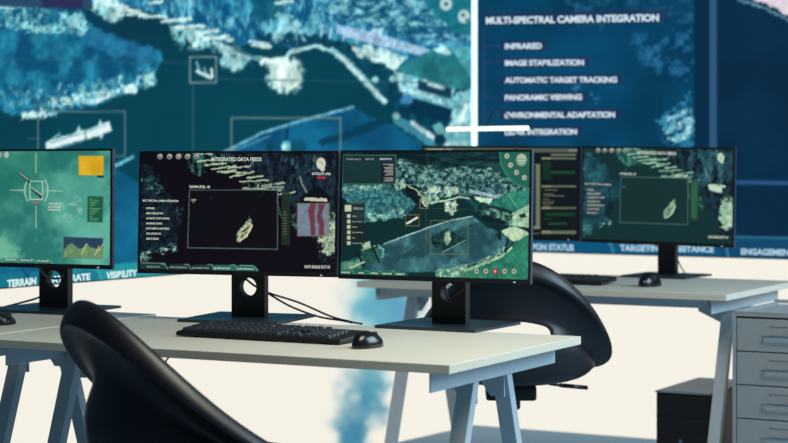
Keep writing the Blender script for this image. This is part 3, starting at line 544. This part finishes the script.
P.frame(430.6, 220.4, 468, 254, .8, yl, .8); P.line([(427.5, 150), (427.5, 199)], .6, yl, .6); P.line([(426, 208), (426, 262)], .6, yl, .4); P.line([(341, 204), (420, 204)], .5, yl, .4); P.line([(428, 208), (520, 212)], .5, yl, .4)
P.poly([(499.5, 150.5), (530, 150.5), (530, 186), (520, 186), (508, 178), (501, 166)], (36, 108, 88), alpha=.8); P.line([(499.5, 150.5), (501, 164), (506, 174), (516, 184), (528, 188)], 1.6, (52, 132, 106), .9)
P.disc(521.5, 160, 5.6, (120, 150, 128), 1, 6.4); P.disc(521.5, 159, 4.6, (170, 188, 164), 1, 5.2); P.line([(517.5, 159), (525.5, 159)], .6, (90, 120, 100)); P.line([(517.5, 162), (525.5, 162)], .6, (90, 120, 100))
for x, y in ((507, 156), (510.6, 165), (516.6, 172.4), (524.4, 177.6)): P.disc(x, y, 2.8, (90, 116, 100), 1, 3.1); P.disc(x, y, 2.2, (190, 196, 170), 1, 2.4); P.disc(x+.2, y, .8, (40, 60, 56))
for i, x in enumerate((476.5, 485.8, 495, 504.5, 514)): P.disc(x, 271.5, 3.1, (80, 60, 60) if i == 2 else (60, 84, 74), 1, 3.4); P.disc(x, 271.3, 2.4, (190, 70, 70) if i == 2 else (176, 186, 164), 1, 2.7); P.disc(x, 271.3, 1, (210, 210, 190) if i == 2 else (50, 70, 62))
P.poly([(339, 269.4), (400, 271.2), (407, 273), (408, 276.4), (339, 275.4)], (34, 104, 84), alpha=.9)
for x in (353, 368, 380.5, 394): P.line([(x-3, 270.6), (x, 271), (x+2.6, 275.6)], .7, (96, 150, 124), .9)
tx = [('SYSTEM TASK UP', 346.3, 361, 159.2, 159.2, 1.7, dim), ('ALERTS LOG', 365, 374, 159.1, 159.1, 1.7, dim), ('SENSOR STATUS', 380, 391.5, 159, 159, 1.7, w_t), ('DESIGN', 353.4, 363, 208.4, 208.6, 2.2, dim),
      ('WEATHER', 341, 350, 272.3, 272.5, 1.6, w_t), ('WIND', 358, 364, 272.9, 273, 1.6, w_t), ('TERRAIN', 371, 378, 273.2, 273.4, 1.6, w_t), ('DATA RATE', 383, 392, 273.6, 273.8, 1.6, w_t), ('VISIBILITY', 396, 405, 274, 274.2, 1.6, w_t)]
for i, (s, x1) in enumerate((('VISION', 357), ('AUTO TRACK', 362.5), ('RADAR', 357.5), ('HEAT MAPPING', 363), ('GPS', 355), ('NAVIGATION', 363))): tx.append((s, 352.2, x1, 216.2+i*5.4, 216.3+i*5.4, 1.3, dim))
mon2 = monitor('near monitor showing a green aerial view with a row of round icons', (.0994, 4.97, 1.0418), -28.44, -2.39, -.21, .549, .335, (.148, 5.09), 451, P, .0016, tx)

# --- left monitor: green water view
P = Pic(-100, 144, 118, 275, 3, (62, 142, 128))
P.poly([(-100, 140), (118, 140), (118, 280), (-100, 280)], (40, 116, 108), (88, 168, 146), nsc=30, seed=141, con=2.4)
P.poly([(-20, 146), (60, 146), (60, 176), (20, 200), (-20, 190)], (34, 112, 100), jit=9, soft=8, alpha=.6, seed=148)
P.poly([(50, 180), (110, 160), (110, 270), (70, 270), (54, 220)], (110, 190, 170), jit=10, soft=14, alpha=.5, seed=142); P.poly([(-60, 235), (0, 236), (14, 244), (22, 262), (-60, 266)], (122, 190, 156), jit=6, soft=5, alpha=.75, seed=143)
P.poly([(60, 205), (80, 200), (84, 214), (70, 222)], (150, 200, 176), jit=6, nsc=4, thr=.45, soft=3, alpha=.7, seed=144)
P.poly([(78.5, 155.8), (103.8, 156), (103.5, 175.4), (78.8, 175)], (226, 178, 44), (206, 158, 30), nsc=12, seed=145, con=2); P.rect(97, 175.6, 104, 177.4, (20, 30, 40))
P.poly([(87.6, 196), (103.2, 196.6), (102.6, 222.4), (87.2, 222)], (26, 92, 66))
for i in range(12): P.line([(90, 198.6+i*2), (92+((i*7) % 9), 198.7+i*2)], .7, (120, 176, 120), .85)
P.poly([(63.8, 236.8), (103, 238.2), (102.6, 258.8), (63.4, 257.6)], (42, 66, 88)); P.poly([(63.6, 250), (68, 245), (72, 243), (75, 246), (80, 249), (84, 247), (87, 243), (90, 247), (96, 249), (103, 248), (102.6, 258.6), (63.4, 257.6)], (96, 134, 96), (120, 152, 104), nsc=5)
for a, b, c_, d in ((81.4, 254, 86.4, 244), (95, 255, 99, 246), (99, 251, 103, 244)): P.line([(a, b), (c_, d)], .9, (214, 206, 140), .95)
P.frame(30, 181.3, 42.6, 199.4, .9, (190, 216, 190)); P.line([(36, 153), (36, 173)], .8, (180, 206, 180), .9); P.line([(36, 206), (36, 228)], .8, (180, 206, 180), .9); P.line([(10, 190), (24, 190.4)], .8, (180, 206, 180), .9); P.line([(48, 190.6), (62.5, 191)], .8, (180, 206, 180), .9)
P.line([(27.5, 180), (25, 186), (24.8, 194), (27.5, 201)], .9, (190, 214, 190)); P.line([(45, 180), (47.6, 186), (47.6, 195), (45, 201)], .9, (190, 214, 190))
P.line([(20.4, 173.4), (28.8, 182)], 2.4, (24, 44, 44), 1, jit=.5); P.line([(20, 173), (28, 180)], .8, (206, 206, 176)); P.line([(31.4, 188.6), (41, 196.6)], 2.6, (24, 44, 44), 1, jit=.5); P.line([(31.4, 187.8), (41.4, 195)], .8, (214, 210, 180))
P.disc(-.5, 154.6, 2.4, (150, 160, 150), 1, 3); P.disc(6.5, 154.6, 2.3, (176, 186, 172), 1, 3.4)
P.poly([(-60, 256.5), (30, 259), (46, 260), (52, 264.8), (-60, 262)], (40, 110, 100), alpha=.8)
for x in (2, 18, 35, 51): P.line([(x-4, 258.4+x*.02), (x-1, 259.4+x*.02), (x+2, 263.6)], .7, (130, 180, 160), .9)
tx = [('TARGET DISTANCE', 48, 61.5, 203.6, 203.9, 1.8, w_t), ('LOCK ON SYSTEM', 48, 61, 206.6, 206.9, 1.8, w_t), ('HIT SELECTION', 48, 60, 209.6, 209.9, 1.8, w_t), ('TARGET', 32.5, 40.4, 202.6, 202.7, 1.6, M['red']),
      ('MANUAL', -10, -2, 258.6, 258.8, 1.4, w_t), ('TARGETING', 5, 16, 259.6, 259.9, 1.4, w_t), ('DISTANCE SET', 20.5, 32.5, 260.2, 260.5, 1.4, w_t), ('HIT SIGNAL', 37, 49, 260.8, 261.1, 1.4, w_t)]
monL = monitor('monitor with a pale green screen and a yellow picture box, at the left edge', (-1.031, 5.427, 1.0476), -24.3, -.96, -.23, .58, .329, (-.975, 5.62), 59, P, .002, tx)

# --- far right monitor: the data feed again
P = Pic(574, 140, 742, 256, 4, (14, 40, 44))
Pm = Pic(134, 146, 344, 284, 4, (15, 40, 43)); data_feed(Pm, True)
px_, py_ = P.X.ravel(), P.Y.ravel()
u = (px_-582)/(734.5-582); tl = 146+1.6*u; bl = 241.6+6.4*u; v = (py_-tl)/(bl-tl)
sx_ = 138+u*201; st = 151-.2*u; sb = 273.3+4.2*u; P.im = Pm.at(sx_, st+v*(sb-st)).reshape(P.im.shape)
P.im = P.im*np.array([.86, 1.0, .98])+np.array([5, 8, 8])
P.poly([(583, 150), (600, 158), (612, 176), (620, 186), (618, 200), (606, 206), (604, 226), (583, 236)], (20, 66, 82), (50, 120, 128), jit=5, nsc=8, seed=151, alpha=.6, con=3)
P.poly([(612, 148), (640, 148), (640, 164), (630, 168), (618, 158)], (50, 120, 112), (110, 178, 160), jit=4, nsc=5, seed=152, thr=.42, alpha=.7)
P.poly([(690, 150), (732, 150), (732, 180), (700, 186), (688, 170)], (26, 72, 84), (80, 140, 150), jit=4, nsc=5, seed=153, thr=.4, alpha=.6, ay=.5)
P.poly([(691, 182), (698, 182), (697, 219), (691, 218)], (44, 96, 62)); P.poly([(708, 186), (722, 187), (722, 193), (709, 190)], (190, 220, 196), jit=.8); P.poly([(722, 202), (732, 200), (732, 226), (724, 228), (720, 214)], (110, 160, 140), (200, 220, 190), jit=3, thr=.34, nsc=3, con=3)
icons(P, (598, 604.6, 611.4, 618.6, 625.6), 150.4, 2.4, (2,)); 
tx = [('INTEGRATED DATA FEEDS', 637, 676, 152.4, 153.6, 3, w_t), ('ZOOM LEVEL -40', 620, 636, 173.6, 174, 2.2, w_t), ('CAMERA MAP', 674, 688, 175.5, 176, 2, w_t), ('UNIT-EAGLE RC7-10', 708, 728, 236.8, 237.4, 2.4, w_t), ('MULTI-SPECTRAL CAMERA', 585, 611.5, 183.6, 184.6, 1.8, (190, 180, 160))]
for i, x1 in enumerate((594, 600.5, 605, 600, 604.5, 599, 597)): tx.append((('INFRARED', 'IMAGE STABILIZE', 'AUTOMATIC TARGET', 'PANORAMIC VIEW', 'ENVIRONMENTAL', 'LIDAR INTEGRATE', 'REMOTE SENSOR')[i], 587.4, x1, 189.7+i*3.85, 189.9+i*3.85, 1.6, (196, 186, 162)))
monF = monitor('far desk monitor with a blurred data-feed screen, above the far mouse', (.9342, 6.95, 1.0479), -32.56, -.95, .57, .597, .349, (1.0, 7.12), 670, P, .003, tx, colw=.07, holez=.17, bp=.88)

# --- far left monitor: code windows
P = Pic(414, 140, 588, 250, 4, (17, 26, 34))
P.poly([(424, 147.6), (577, 148.4), (577, 152.6), (424, 151.8)], (96, 112, 98)); P.poly([(424, 152), (531, 152), (531, 160), (424, 160)], (60, 74, 72))
P.rect(551, 153.8, 576, 156, (130, 138, 110)); P.poly([(534, 164), (540, 164), (540, 229), (534, 229)], (130, 146, 112)); P.rect(531, 226, 540, 228.4, (150, 158, 126)); P.rect(426, 162, 533, 228, (20, 32, 40)); P.rect(533.6, 165, 536, 226, (34, 50, 56))
for y in (158.4, 186.4, 208, 231.6): P.rect(541.5, y-.9, 576, y+(.9 if y < 230 else 2.4), (120, 132, 104)); P.rect(541.5, y-.5, 551, y+.6, (176, 180, 146))
for i in range(9): P.line([(543.5, 162+i*2.1), (549+(i % 3)*1.6, 162+i*2.1)], 1.2, (24, 84, 52), .9)
P.rect(551, 171, 575, 174, (22, 92, 48), .9); P.rect(545, 212.6, 575, 216, (22, 84, 46), .85); P.rect(544, 218, 552, 219.6, (22, 84, 46), .8); P.rect(548, 222.6, 567, 224.8, (26, 104, 52), .85)
for y, a, b in ((190, 545, 557), (194, 544, 554), (196, 544, 564), (199, 543, 549), (201.4, 543, 554), (203.4, 543, 553), (206, 544, 549), (233.6, 530, 539)): P.line([(a, y), (b, y)], .9, (140, 146, 120), .85)
for x in (570, 573, 576): P.disc(x, 150.3, .9, (190, 200, 180))
P.im = P.im*.84
monitor('far desk monitor with green code windows, half hidden behind the aerial view monitor', (.3842, 7.1, 1.0563), -25.15, -1.41, .28, .623, .340, (.44, 7.28), 500, P, .003, (('STATUS LOG', 428, 452, 150, 150, 2, w_t),), colw=.07, holez=.17, bp=.88)

# ------------------------------------------------------------------ keyboards and mice
def keyboard(label, loc, rz, L=.44, D=.142, group=None):
    t = thing('keyboard', label, 'keyboard', loc, rz, 'black desk keyboards')
    bm = bmesh.new(); prism(bm, [(0, 0, .003), (0, D, .008), (0, D, .024), (0, .004, .013)], (L, 0, 0)); obj('case', bm, M['black'], t, bevel=.003)
    for x in (.03, L-.05):
        obj('foot', bx(x, x+.02, D-.02, D-.012, 0, .012), M['black'], t); obj('foot', bx(x, x+.02, .012, .024, 0, .006), M['black'], t)
    rows = 6; u_ = .0187; protos = {}
    def key(x, y, wk):
        if wk not in protos:
            bm = bmesh.new(); a = .0012; b = .003; hz = .0075
            v0 = [(a, a, 0), (wk-a, a, 0), (wk-a, u_-a, 0), (a, u_-a, 0)]; v1 = [(b, b, hz), (wk-b, b, hz), (wk-b, u_-b, hz), (b, u_-b, hz)]
            A = [bm.verts.new(p) for p in v0]; B = [bm.verts.new(p) for p in v1]; bm.faces.new(B)
            for i in range(4): bm.faces.new([A[i], A[(i+1) % 4], B[(i+1) % 4], B[i]])
            me = bpy.data.meshes.new('key'); bm.to_mesh(me); bm.free(); me.materials.append(M['key']); protos[wk] = me
        o = link(bpy.data.objects.new('key', protos[wk]), t); o.location = (x, y, .0133+(y/D)*.0105); o.rotation_euler = (math.atan(.011/D), 0, 0)
    x0 = .012
    for r in range(rows):
        y = .010+r*u_*1.02+(.004 if r == 5 else 0)
        if r == 0:
            xs = [(0, 1.25), (1.25, 1.25), (2.5, 1.25), (3.75, 6.25), (10, 1.25), (11.25, 1.25), (12.5, 2.5)]
        elif r == 1: xs = [(0, 2.25)]+[(2.25+i, 1) for i in range(10)]+[(12.25, 2.75)]
        elif r == 5: xs = [(0, 1)]+[(2+i+(i//4)*.5, 1) for i in range(12)]
        else: xs = [(0, 1.5)]+[(1.5+i, 1) for i in range(12)]+[(13.5, 1.5)]
        for a, wk in xs: key(x0+a*u_, y, wk*u_)
        for i in range(3):
            if r in (1,) and i != 1: continue
            if r == 2: continue
            key(x0+(15.3+i)*u_, y, u_)
        for i in range(4):
            if r == 5 and i > 0: continue
            key(x0+(18.6+i)*u_, y, u_)
    return t
def mouse(label, loc, rz, s=1.):
    t = thing('mouse', label, 'mouse', loc, rz, 'black computer mice'); bm = bmesh.new(); bmesh.ops.create_icosphere(bm, subdivisions=4, radius=1)
    for v in bm.verts:
        x, y, z = v.co; z2 = max(z, -.12); wd = .031*(1-.14*abs(y)**2)*(1 - .12*max(0, -y+.2)); 
        v.co = (math.copysign(abs(x)**.85, x)*wd*s, y*.056*s, ((z2+.12)**1.0*(.034)*(1-.22*y))*s)
    obj('body', bm, M['gloss'], t, smooth=True)
    bm = bmesh.new(); tube(bm, [(-.003, .036*s, .026*s), (.003, .036*s, .026*s)], .008*s, 14); obj('scroll_wheel', bm, M['black'], t, smooth=False)
    return t
kA, kB = Vector((-.539, 4.80, .75)), Vector((-.12, 4.57, .75))
keyboard('wide black keyboard in front of the data-feed monitor on the near desk', kA, math.atan2(kB.y-kA.y, kB.x-kA.x), .47)
keyboard('out-of-focus black keyboard on the far desk', Vector((.704, 6.607, .75))-Vector((math.cos(-.48), math.sin(-.48), 0))*.44, -.48, .44)
mouse('black mouse at the right end of the near keyboard', (-.062, 4.535, .75), -.5)
mouse('blurred black mouse on the far desk below the far right monitor', (.865, 6.60, .75), -.5, 1.18)
mouse('black mouse cut off by the left edge, on the left desk', (-1.045, 5.12, .75), -.9)

# ------------------------------------------------------------------ cables
def at(px, py, Y): return Vector(((px-CX)/F_PX*Y, Y, CH-(py-HY)/F_PX*Y))
def cable(pts, r, label, mon=None):
    if mon:
        Ti = (Matrix.Translation(mon.location) @ Matrix.Rotation(mon.rotation_euler.z, 4, 'Z')).inverted(); bm = bmesh.new(); tube(bm, smooth_path([Ti @ Vector(p) for p in pts]), r, 8)
        return obj('cable', bm, M['cable'], mon, smooth=True)
    bm = bmesh.new(); tube(bm, smooth_path(pts), r, 8); return tag(obj('cable', bm, M['cable'], smooth=True), label, 'cable', 'black desk cables')
cable([at(262, 290, 5.34), at(272, 294, 5.36), at(300, 303, 5.40), at(330, 316, 5.42), at(350, 321.6, 5.42), at(362, 324, 5.30)], .0028, 'upper of two black cables hanging from the data-feed monitor stand')
cable([at(262, 289, 5.35), at(274, 297, 5.37), at(292, 307, 5.40), at(318, 316.5, 5.40), at(342, 320.5, 5.40), at(352, 322.6, 5.36)], .0028, 'lower of two black cables hanging from the data-feed monitor stand')
cable([at(240, 280, 5.31), at(246, 279.5, 5.30), at(252, 284, 5.30), at(258, 288, 5.31), at(262, 291, 5.33)], .003, '', mon1)
cable([at(440, 280, 5.07), at(446, 290, 5.05), at(449, 300, 5.05), at(455, 295, 5.05), at(464, 289, 5.06), at(469, 281, 5.08)], .0028, '', mon2)
cable([at(39, 266, 5.56), at(43, 274, 5.56), at(50, 278, 5.57), at(60, 278, 5.58), at(64, 272, 5.60)], .003, '', monL)
cable([at(46, 294, 5.66), at(36, 298.5, 5.69), at(20, 303, 5.72), at(2, 307.6, 5.74)], .003, 'black cable lying behind the stand of the green-screen monitor')
cable([at(677, 258, 7.12), at(681, 267, 7.14), at(686, 274.8, 7.16)], .0022, '', monF)
cable([at(169, 346, 4.95), at(171.5, 352, 4.93), at(170, 356, 4.93), at(166, 361, 4.93), at(163, 370, 4.95)], .0022, 'short thin cable dangling under the near desk beside the black chair')

# ------------------------------------------------------------------ tube lamp
Yl = 7.05
lp = thing('tube_lamp', 'glowing horizontal tube lamp on a thin bent stem above the aerial view monitor', 'lamp', (at(487, 300, 7.5).x, 7.0, .75))
def L_(px, py, Y=Yl): return at(px, py, Y)-lp.location
bm = bmesh.new(); tube(bm, [L_(446, 129.4), L_(447.5, 129.3), L_(527.6, 128), L_(529, 128)], [.005, .0082, .0082, .005], 16); obj('light_tube', bm, M['tube'], lp, smooth=True)
bm = bmesh.new(); tube(bm, smooth_path([L_(487, 128), L_(490, 117), L_(496, 109), L_(503, 111), L_(510, 118), L_(515, 128), L_(516.4, 145), L_(516.4, 200), L_(516.4, 272)]), .0024, 8); obj('stem', bm, M['cable'], lp, smooth=True)
c0 = L_(516.4, 272); bm = bmesh.new(); tube(bm, [(c0.x, c0.y, .0), (c0.x, c0.y, .014)], .05, 24); tube(bm, [(c0.x, c0.y, .014), (c0.x, c0.y, c0.z+.03)], .0035, 8); obj('base', bm, M['black'], lp)

# ------------------------------------------------------------------ chairs
def chair(label, loc, rz, gw=28):
    """own frame: x forward, origin on the floor; a tub shell with a turned-out rim, high at the back, on a gas lift"""
    t = thing('swivel_chair', label, 'chair', loc, rz, 'black swivel chairs')
    N = 64; a_, b_ = .27, .27; zb = .545
    def rimz(ph):                                   # ph = 0 forward, pi back
        return .55+.352*((1-math.cos(ph))/2)**2.15
    def H(p, f): return zb+max(.012, rimz(p)-.02-zb)*f
    def ring(rf, zf): return [(a_*rf(ph)*math.cos(ph), b_*rf(ph)*math.sin(ph), zf(ph)) for ph in [2*math.pi*i/N for i in range(N)]]
    def bk(p): return ((1-math.cos(p))/2)
    def hang(p): return .016+.036*bk(p)
    rows = [
        ring(lambda p: .02, lambda p: .508), ring(lambda p: .32, lambda p: .509), ring(lambda p: .60, lambda p: .518), ring(lambda p: .80, lambda p: .532),
        ring(lambda p: .89, lambda p: zb+.004),
        ring(lambda p: .965, lambda p: H(p, .33)),
        ring(lambda p: .89, lambda p: H(p, .50)),
        ring(lambda p: .865, lambda p: H(p, .56)),
        ring(lambda p: .875, lambda p: H(p, .64)),
        ring(lambda p: .93, lambda p: H(p, .74)),
        ring(lambda p: 1.03, lambda p: min(H(p, .86), rimz(p)-hang(p)-.004)),
        ring(lambda p: 1.125, lambda p: rimz(p)-hang(p)-.003),
        ring(lambda p: 1.135, lambda p: rimz(p)-hang(p)+.004),
        ring(lambda p: 1.09, lambda p: rimz(p)-.012),
        ring(lambda p: 1.02, lambda p: rimz(p)),
        ring(lambda p: .97, lambda p: rimz(p)-.004),
        ring(lambda p: .90, lambda p: rimz(p)-.05*(.3+.7*bk(p))),
        ring(lambda p: .845, lambda p: H(p, .64)),
        ring(lambda p: .84, lambda p: H(p, .50)),
        ring(lambda p: .88, lambda p: H(p, .33)),
        ring(lambda p: .86, lambda p: zb+.006), ring(lambda p: .74, lambda p: .534), ring(lambda p: .45, lambda p: .524), ring(lambda p: .02, lambda p: .524)]
    bm = bmesh.new(); V = [[bm.verts.new(p) for p in r] for r in rows]; nr = len(rows)
    def gap(i): ph = 2*math.pi*(i+.5)/N; return abs(ph-math.pi) < math.radians(gw)
    for r in range(nr-1):
        for i in range(N):
            if r in (5, 18) and gap(i): continue
            j = (i+1) % N; bm.faces.new([V[r][i], V[r][j], V[r+1][j], V[r+1][i]])
    bm.faces.new(V[0]); bm.faces.new(V[-1][::-1])
    gi = [i for i in range(N) if gap(i)]
    for i in gi:
        j = (i+1) % N; bm.faces.new([V[5][i], V[5][j], V[19][j], V[19][i]]); bm.faces.new([V[6][j], V[6][i], V[18][i], V[18][j]])
    if gi: i = gi[0]; bm.faces.new([V[5][i], V[19][i], V[18][i], V[6][i]]); i = (gi[-1]+1) % N; bm.faces.new([V[6][i], V[18][i], V[19][i], V[5][i]])
    o = obj('shell', bm, M['shell'], t, smooth=True); sb = o.modifiers.new('sub', 'SUBSURF'); sb.levels = 1; sb.render_levels = 1
    bm = bmesh.new(); N2 = 40
    R_ = [(.17, .528), (.19, .536), (.18, .548), (.12, .553), (.005, .554)]
    VV = [[bm.verts.new((r*math.cos(2*math.pi*i/N2), r*math.sin(2*math.pi*i/N2), z)) for i in range(N2)] for r, z in R_]
    for r in range(len(R_)-1):
        for i in range(N2): bm.faces.new([VV[r][i], VV[r][(i+1) % N2], VV[r+1][(i+1) % N2], VV[r+1][i]])
    bm.faces.new(VV[0][::-1]); bm.faces.new(VV[-1]); obj('seat_pad', bm, M['seatfab'], t, smooth=True)
    bm = bmesh.new(); box(bm, -.10, .10, -.075, .075, .468, .512); tube(bm, [(0, 0, .43), (0, 0, .48)], .03, 16); m_ = obj('tilt_mechanism', bm, M['black'], t, bevel=.008)
    bm = bmesh.new(); tube(bm, smooth_path([(.02, -.06, .505), (.03, -.10, .510), (.035, -.125, .502), (.05, -.16, .497)]), .004, 8); tube(bm, [(.049, -.15, .498), (.08, -.235, .487)], .0065, 10); obj('lever', bm, M['gloss'], t, smooth=True)
    bm = bmesh.new(); tube(bm, [(0, 0, .10), (0, 0, .26)], .028, 20); tube(bm, [(0, 0, .26), (0, 0, .485)], .016, 16); obj('gas_lift', bm, M['black'], t, smooth=True)
    bm = bmesh.new(); tube(bm, [(0, 0, .07), (0, 0, .125)], .045, 20)
    for k_ in range(5):
        a = 2*math.pi*k_/5+.3; c_, s_ = math.cos(a), math.sin(a); tube(bm, [(c_*.03, s_*.03, .105), (c_*.17, s_*.17, .092), (c_*.30, s_*.30, .07)], [.022, .018, .013], 10)
    obj('star_base', bm, M['black'], t, smooth=True)
    for k_ in range(5):
        a = 2*math.pi*k_/5+.3; c_, s_ = math.cos(a)*.30, math.sin(a)*.30; bm = bmesh.new()
        for q in (-.014, .014): tube(bm, [(c_-math.sin(a)*(q-.008), s_+math.cos(a)*(q-.008), .028), (c_-math.sin(a)*(q+.008), s_+math.cos(a)*(q+.008), .028)], .027, 16)
        tube(bm, [(c_, s_, .03), (c_, s_, .075)], .008, 8); obj('caster', bm, M['gloss'], t)
    return t
chair('black tub swivel chair in the foreground at the left, pushed to the near desk', (-.405, 4.16, 0), math.radians(31), 0)
chair('black tub swivel chair between the near and far desks, behind the aerial view monitor', (.35, 5.86, 0), math.radians(88)).location.z = 0

# ------------------------------------------------------------------ drawer cabinet
cb = thing('drawer_cabinet', 'light grey steel drawer cabinet with wire handles beside the far desk', 'cabinet', (1.085, 6.255, 0), RZ)
Wc, Dc, Hc = .30, .43, .692
bm = bmesh.new(); box(bm, 0, .012, 0, Dc, .03, Hc); box(bm, Wc-.012, Wc, 0, Dc, .03, Hc); box(bm, .012, Wc-.012, 0, Dc, Hc-.014, Hc-.004); box(bm, .012, Wc-.012, .02, Dc, .03, .04); box(bm, .012, Wc-.012, Dc-.01, Dc, .04, Hc-.014)
box(bm, 0, Wc, Dc-.012, Dc, Hc, Hc+.012); box(bm, 0, .012, .0, Dc, Hc, Hc+.004); box(bm, 0, Wc, 0, .012, Hc-.004, Hc+.004)
obj('body', bm, M['cab'], cb, bevel=.002)
for x in (.02, Wc-.04):
    for y in (.02, Dc-.05): obj('foot', bx(x, x+.02, y, y+.02, 0, .03), M['black'], cb)
dh = .1075; top = Hc-.018
for i in range(6):
    z1 = top-i*dh-.002; z0 = z1-dh+.004
    if z0 < .04: z0 = .042
    bm = bmesh.new(); box(bm, .015, Wc-.015, .001, .016, z0, z1); box(bm, .02, Wc-.02, .016, Dc-.03, z0+.004, z0+.008); box(bm, .02, .026, .016, Dc-.03, z0+.004, z1-.02); box(bm, Wc-.026, Wc-.02, .016, Dc-.03, z0+.004, z1-.02)
    dr = obj('drawer', bm, M['cab'], cb, bevel=.0015)
    zm = (z0+z1)/2-.004; xm = .155
    bm = bmesh.new(); tube(bm, smooth_path([(xm-.05, .002, zm), (xm-.05, -.022, zm+.001), (xm-.044, -.028, zm+.002), (xm+.044, -.028, zm+.002), (xm+.05, -.022, zm+.001), (xm+.05, .002, zm)], 4), .003, 8); obj('handle', bm, M['chrome'], dr, smooth=True)
    bm = bmesh.new()
    for q in ((-.035, .035, .034, .037), (-.035, -.032, .006, .034), (.032, .035, .006, .034), (-.035, .035, .005, .008)): box(bm, xm+q[0], xm+q[1], -.003, .0015, zm+q[2], zm+q[3])
    obj('label_holder', bm, M['cab'], dr)
# ------------------------------------------------------------------ computer tower
pcb = thing('computer_tower', 'black computer tower standing on the floor under the far desk', 'computer', (.868, 6.48, 0), RZ+.02)
bm = bmesh.new(); box(bm, 0, .19, .01, .43, .012, .405); obj('case', bm, M['pc'], pcb, bevel=.004)
bm = bmesh.new(); box(bm, -.001, .191, -.002, .432, .405, .412); obj('lit_top', bm, M['pctop_lit'], pcb, bevel=.003)
bm = bmesh.new(); box(bm, .004, .186, 0, .012, .016, .40); box(bm, .012, .178, -.003, .001, .33, .372); box(bm, .012, .178, -.003, .001, .28, .322); obj('front_panel', bm, M['black'], pcb, bevel=.002)
bm = bmesh.new(); tube(bm, [(.09, -.006, .25), (.09, .001, .25)], .007, 14); obj('power_button', bm, M['chrome'], pcb)
for x in (.015, .145):
    for y in (.03, .39): obj('foot', bx(x, x+.02, y, y+.02, 0, .012), M['black'], pcb)
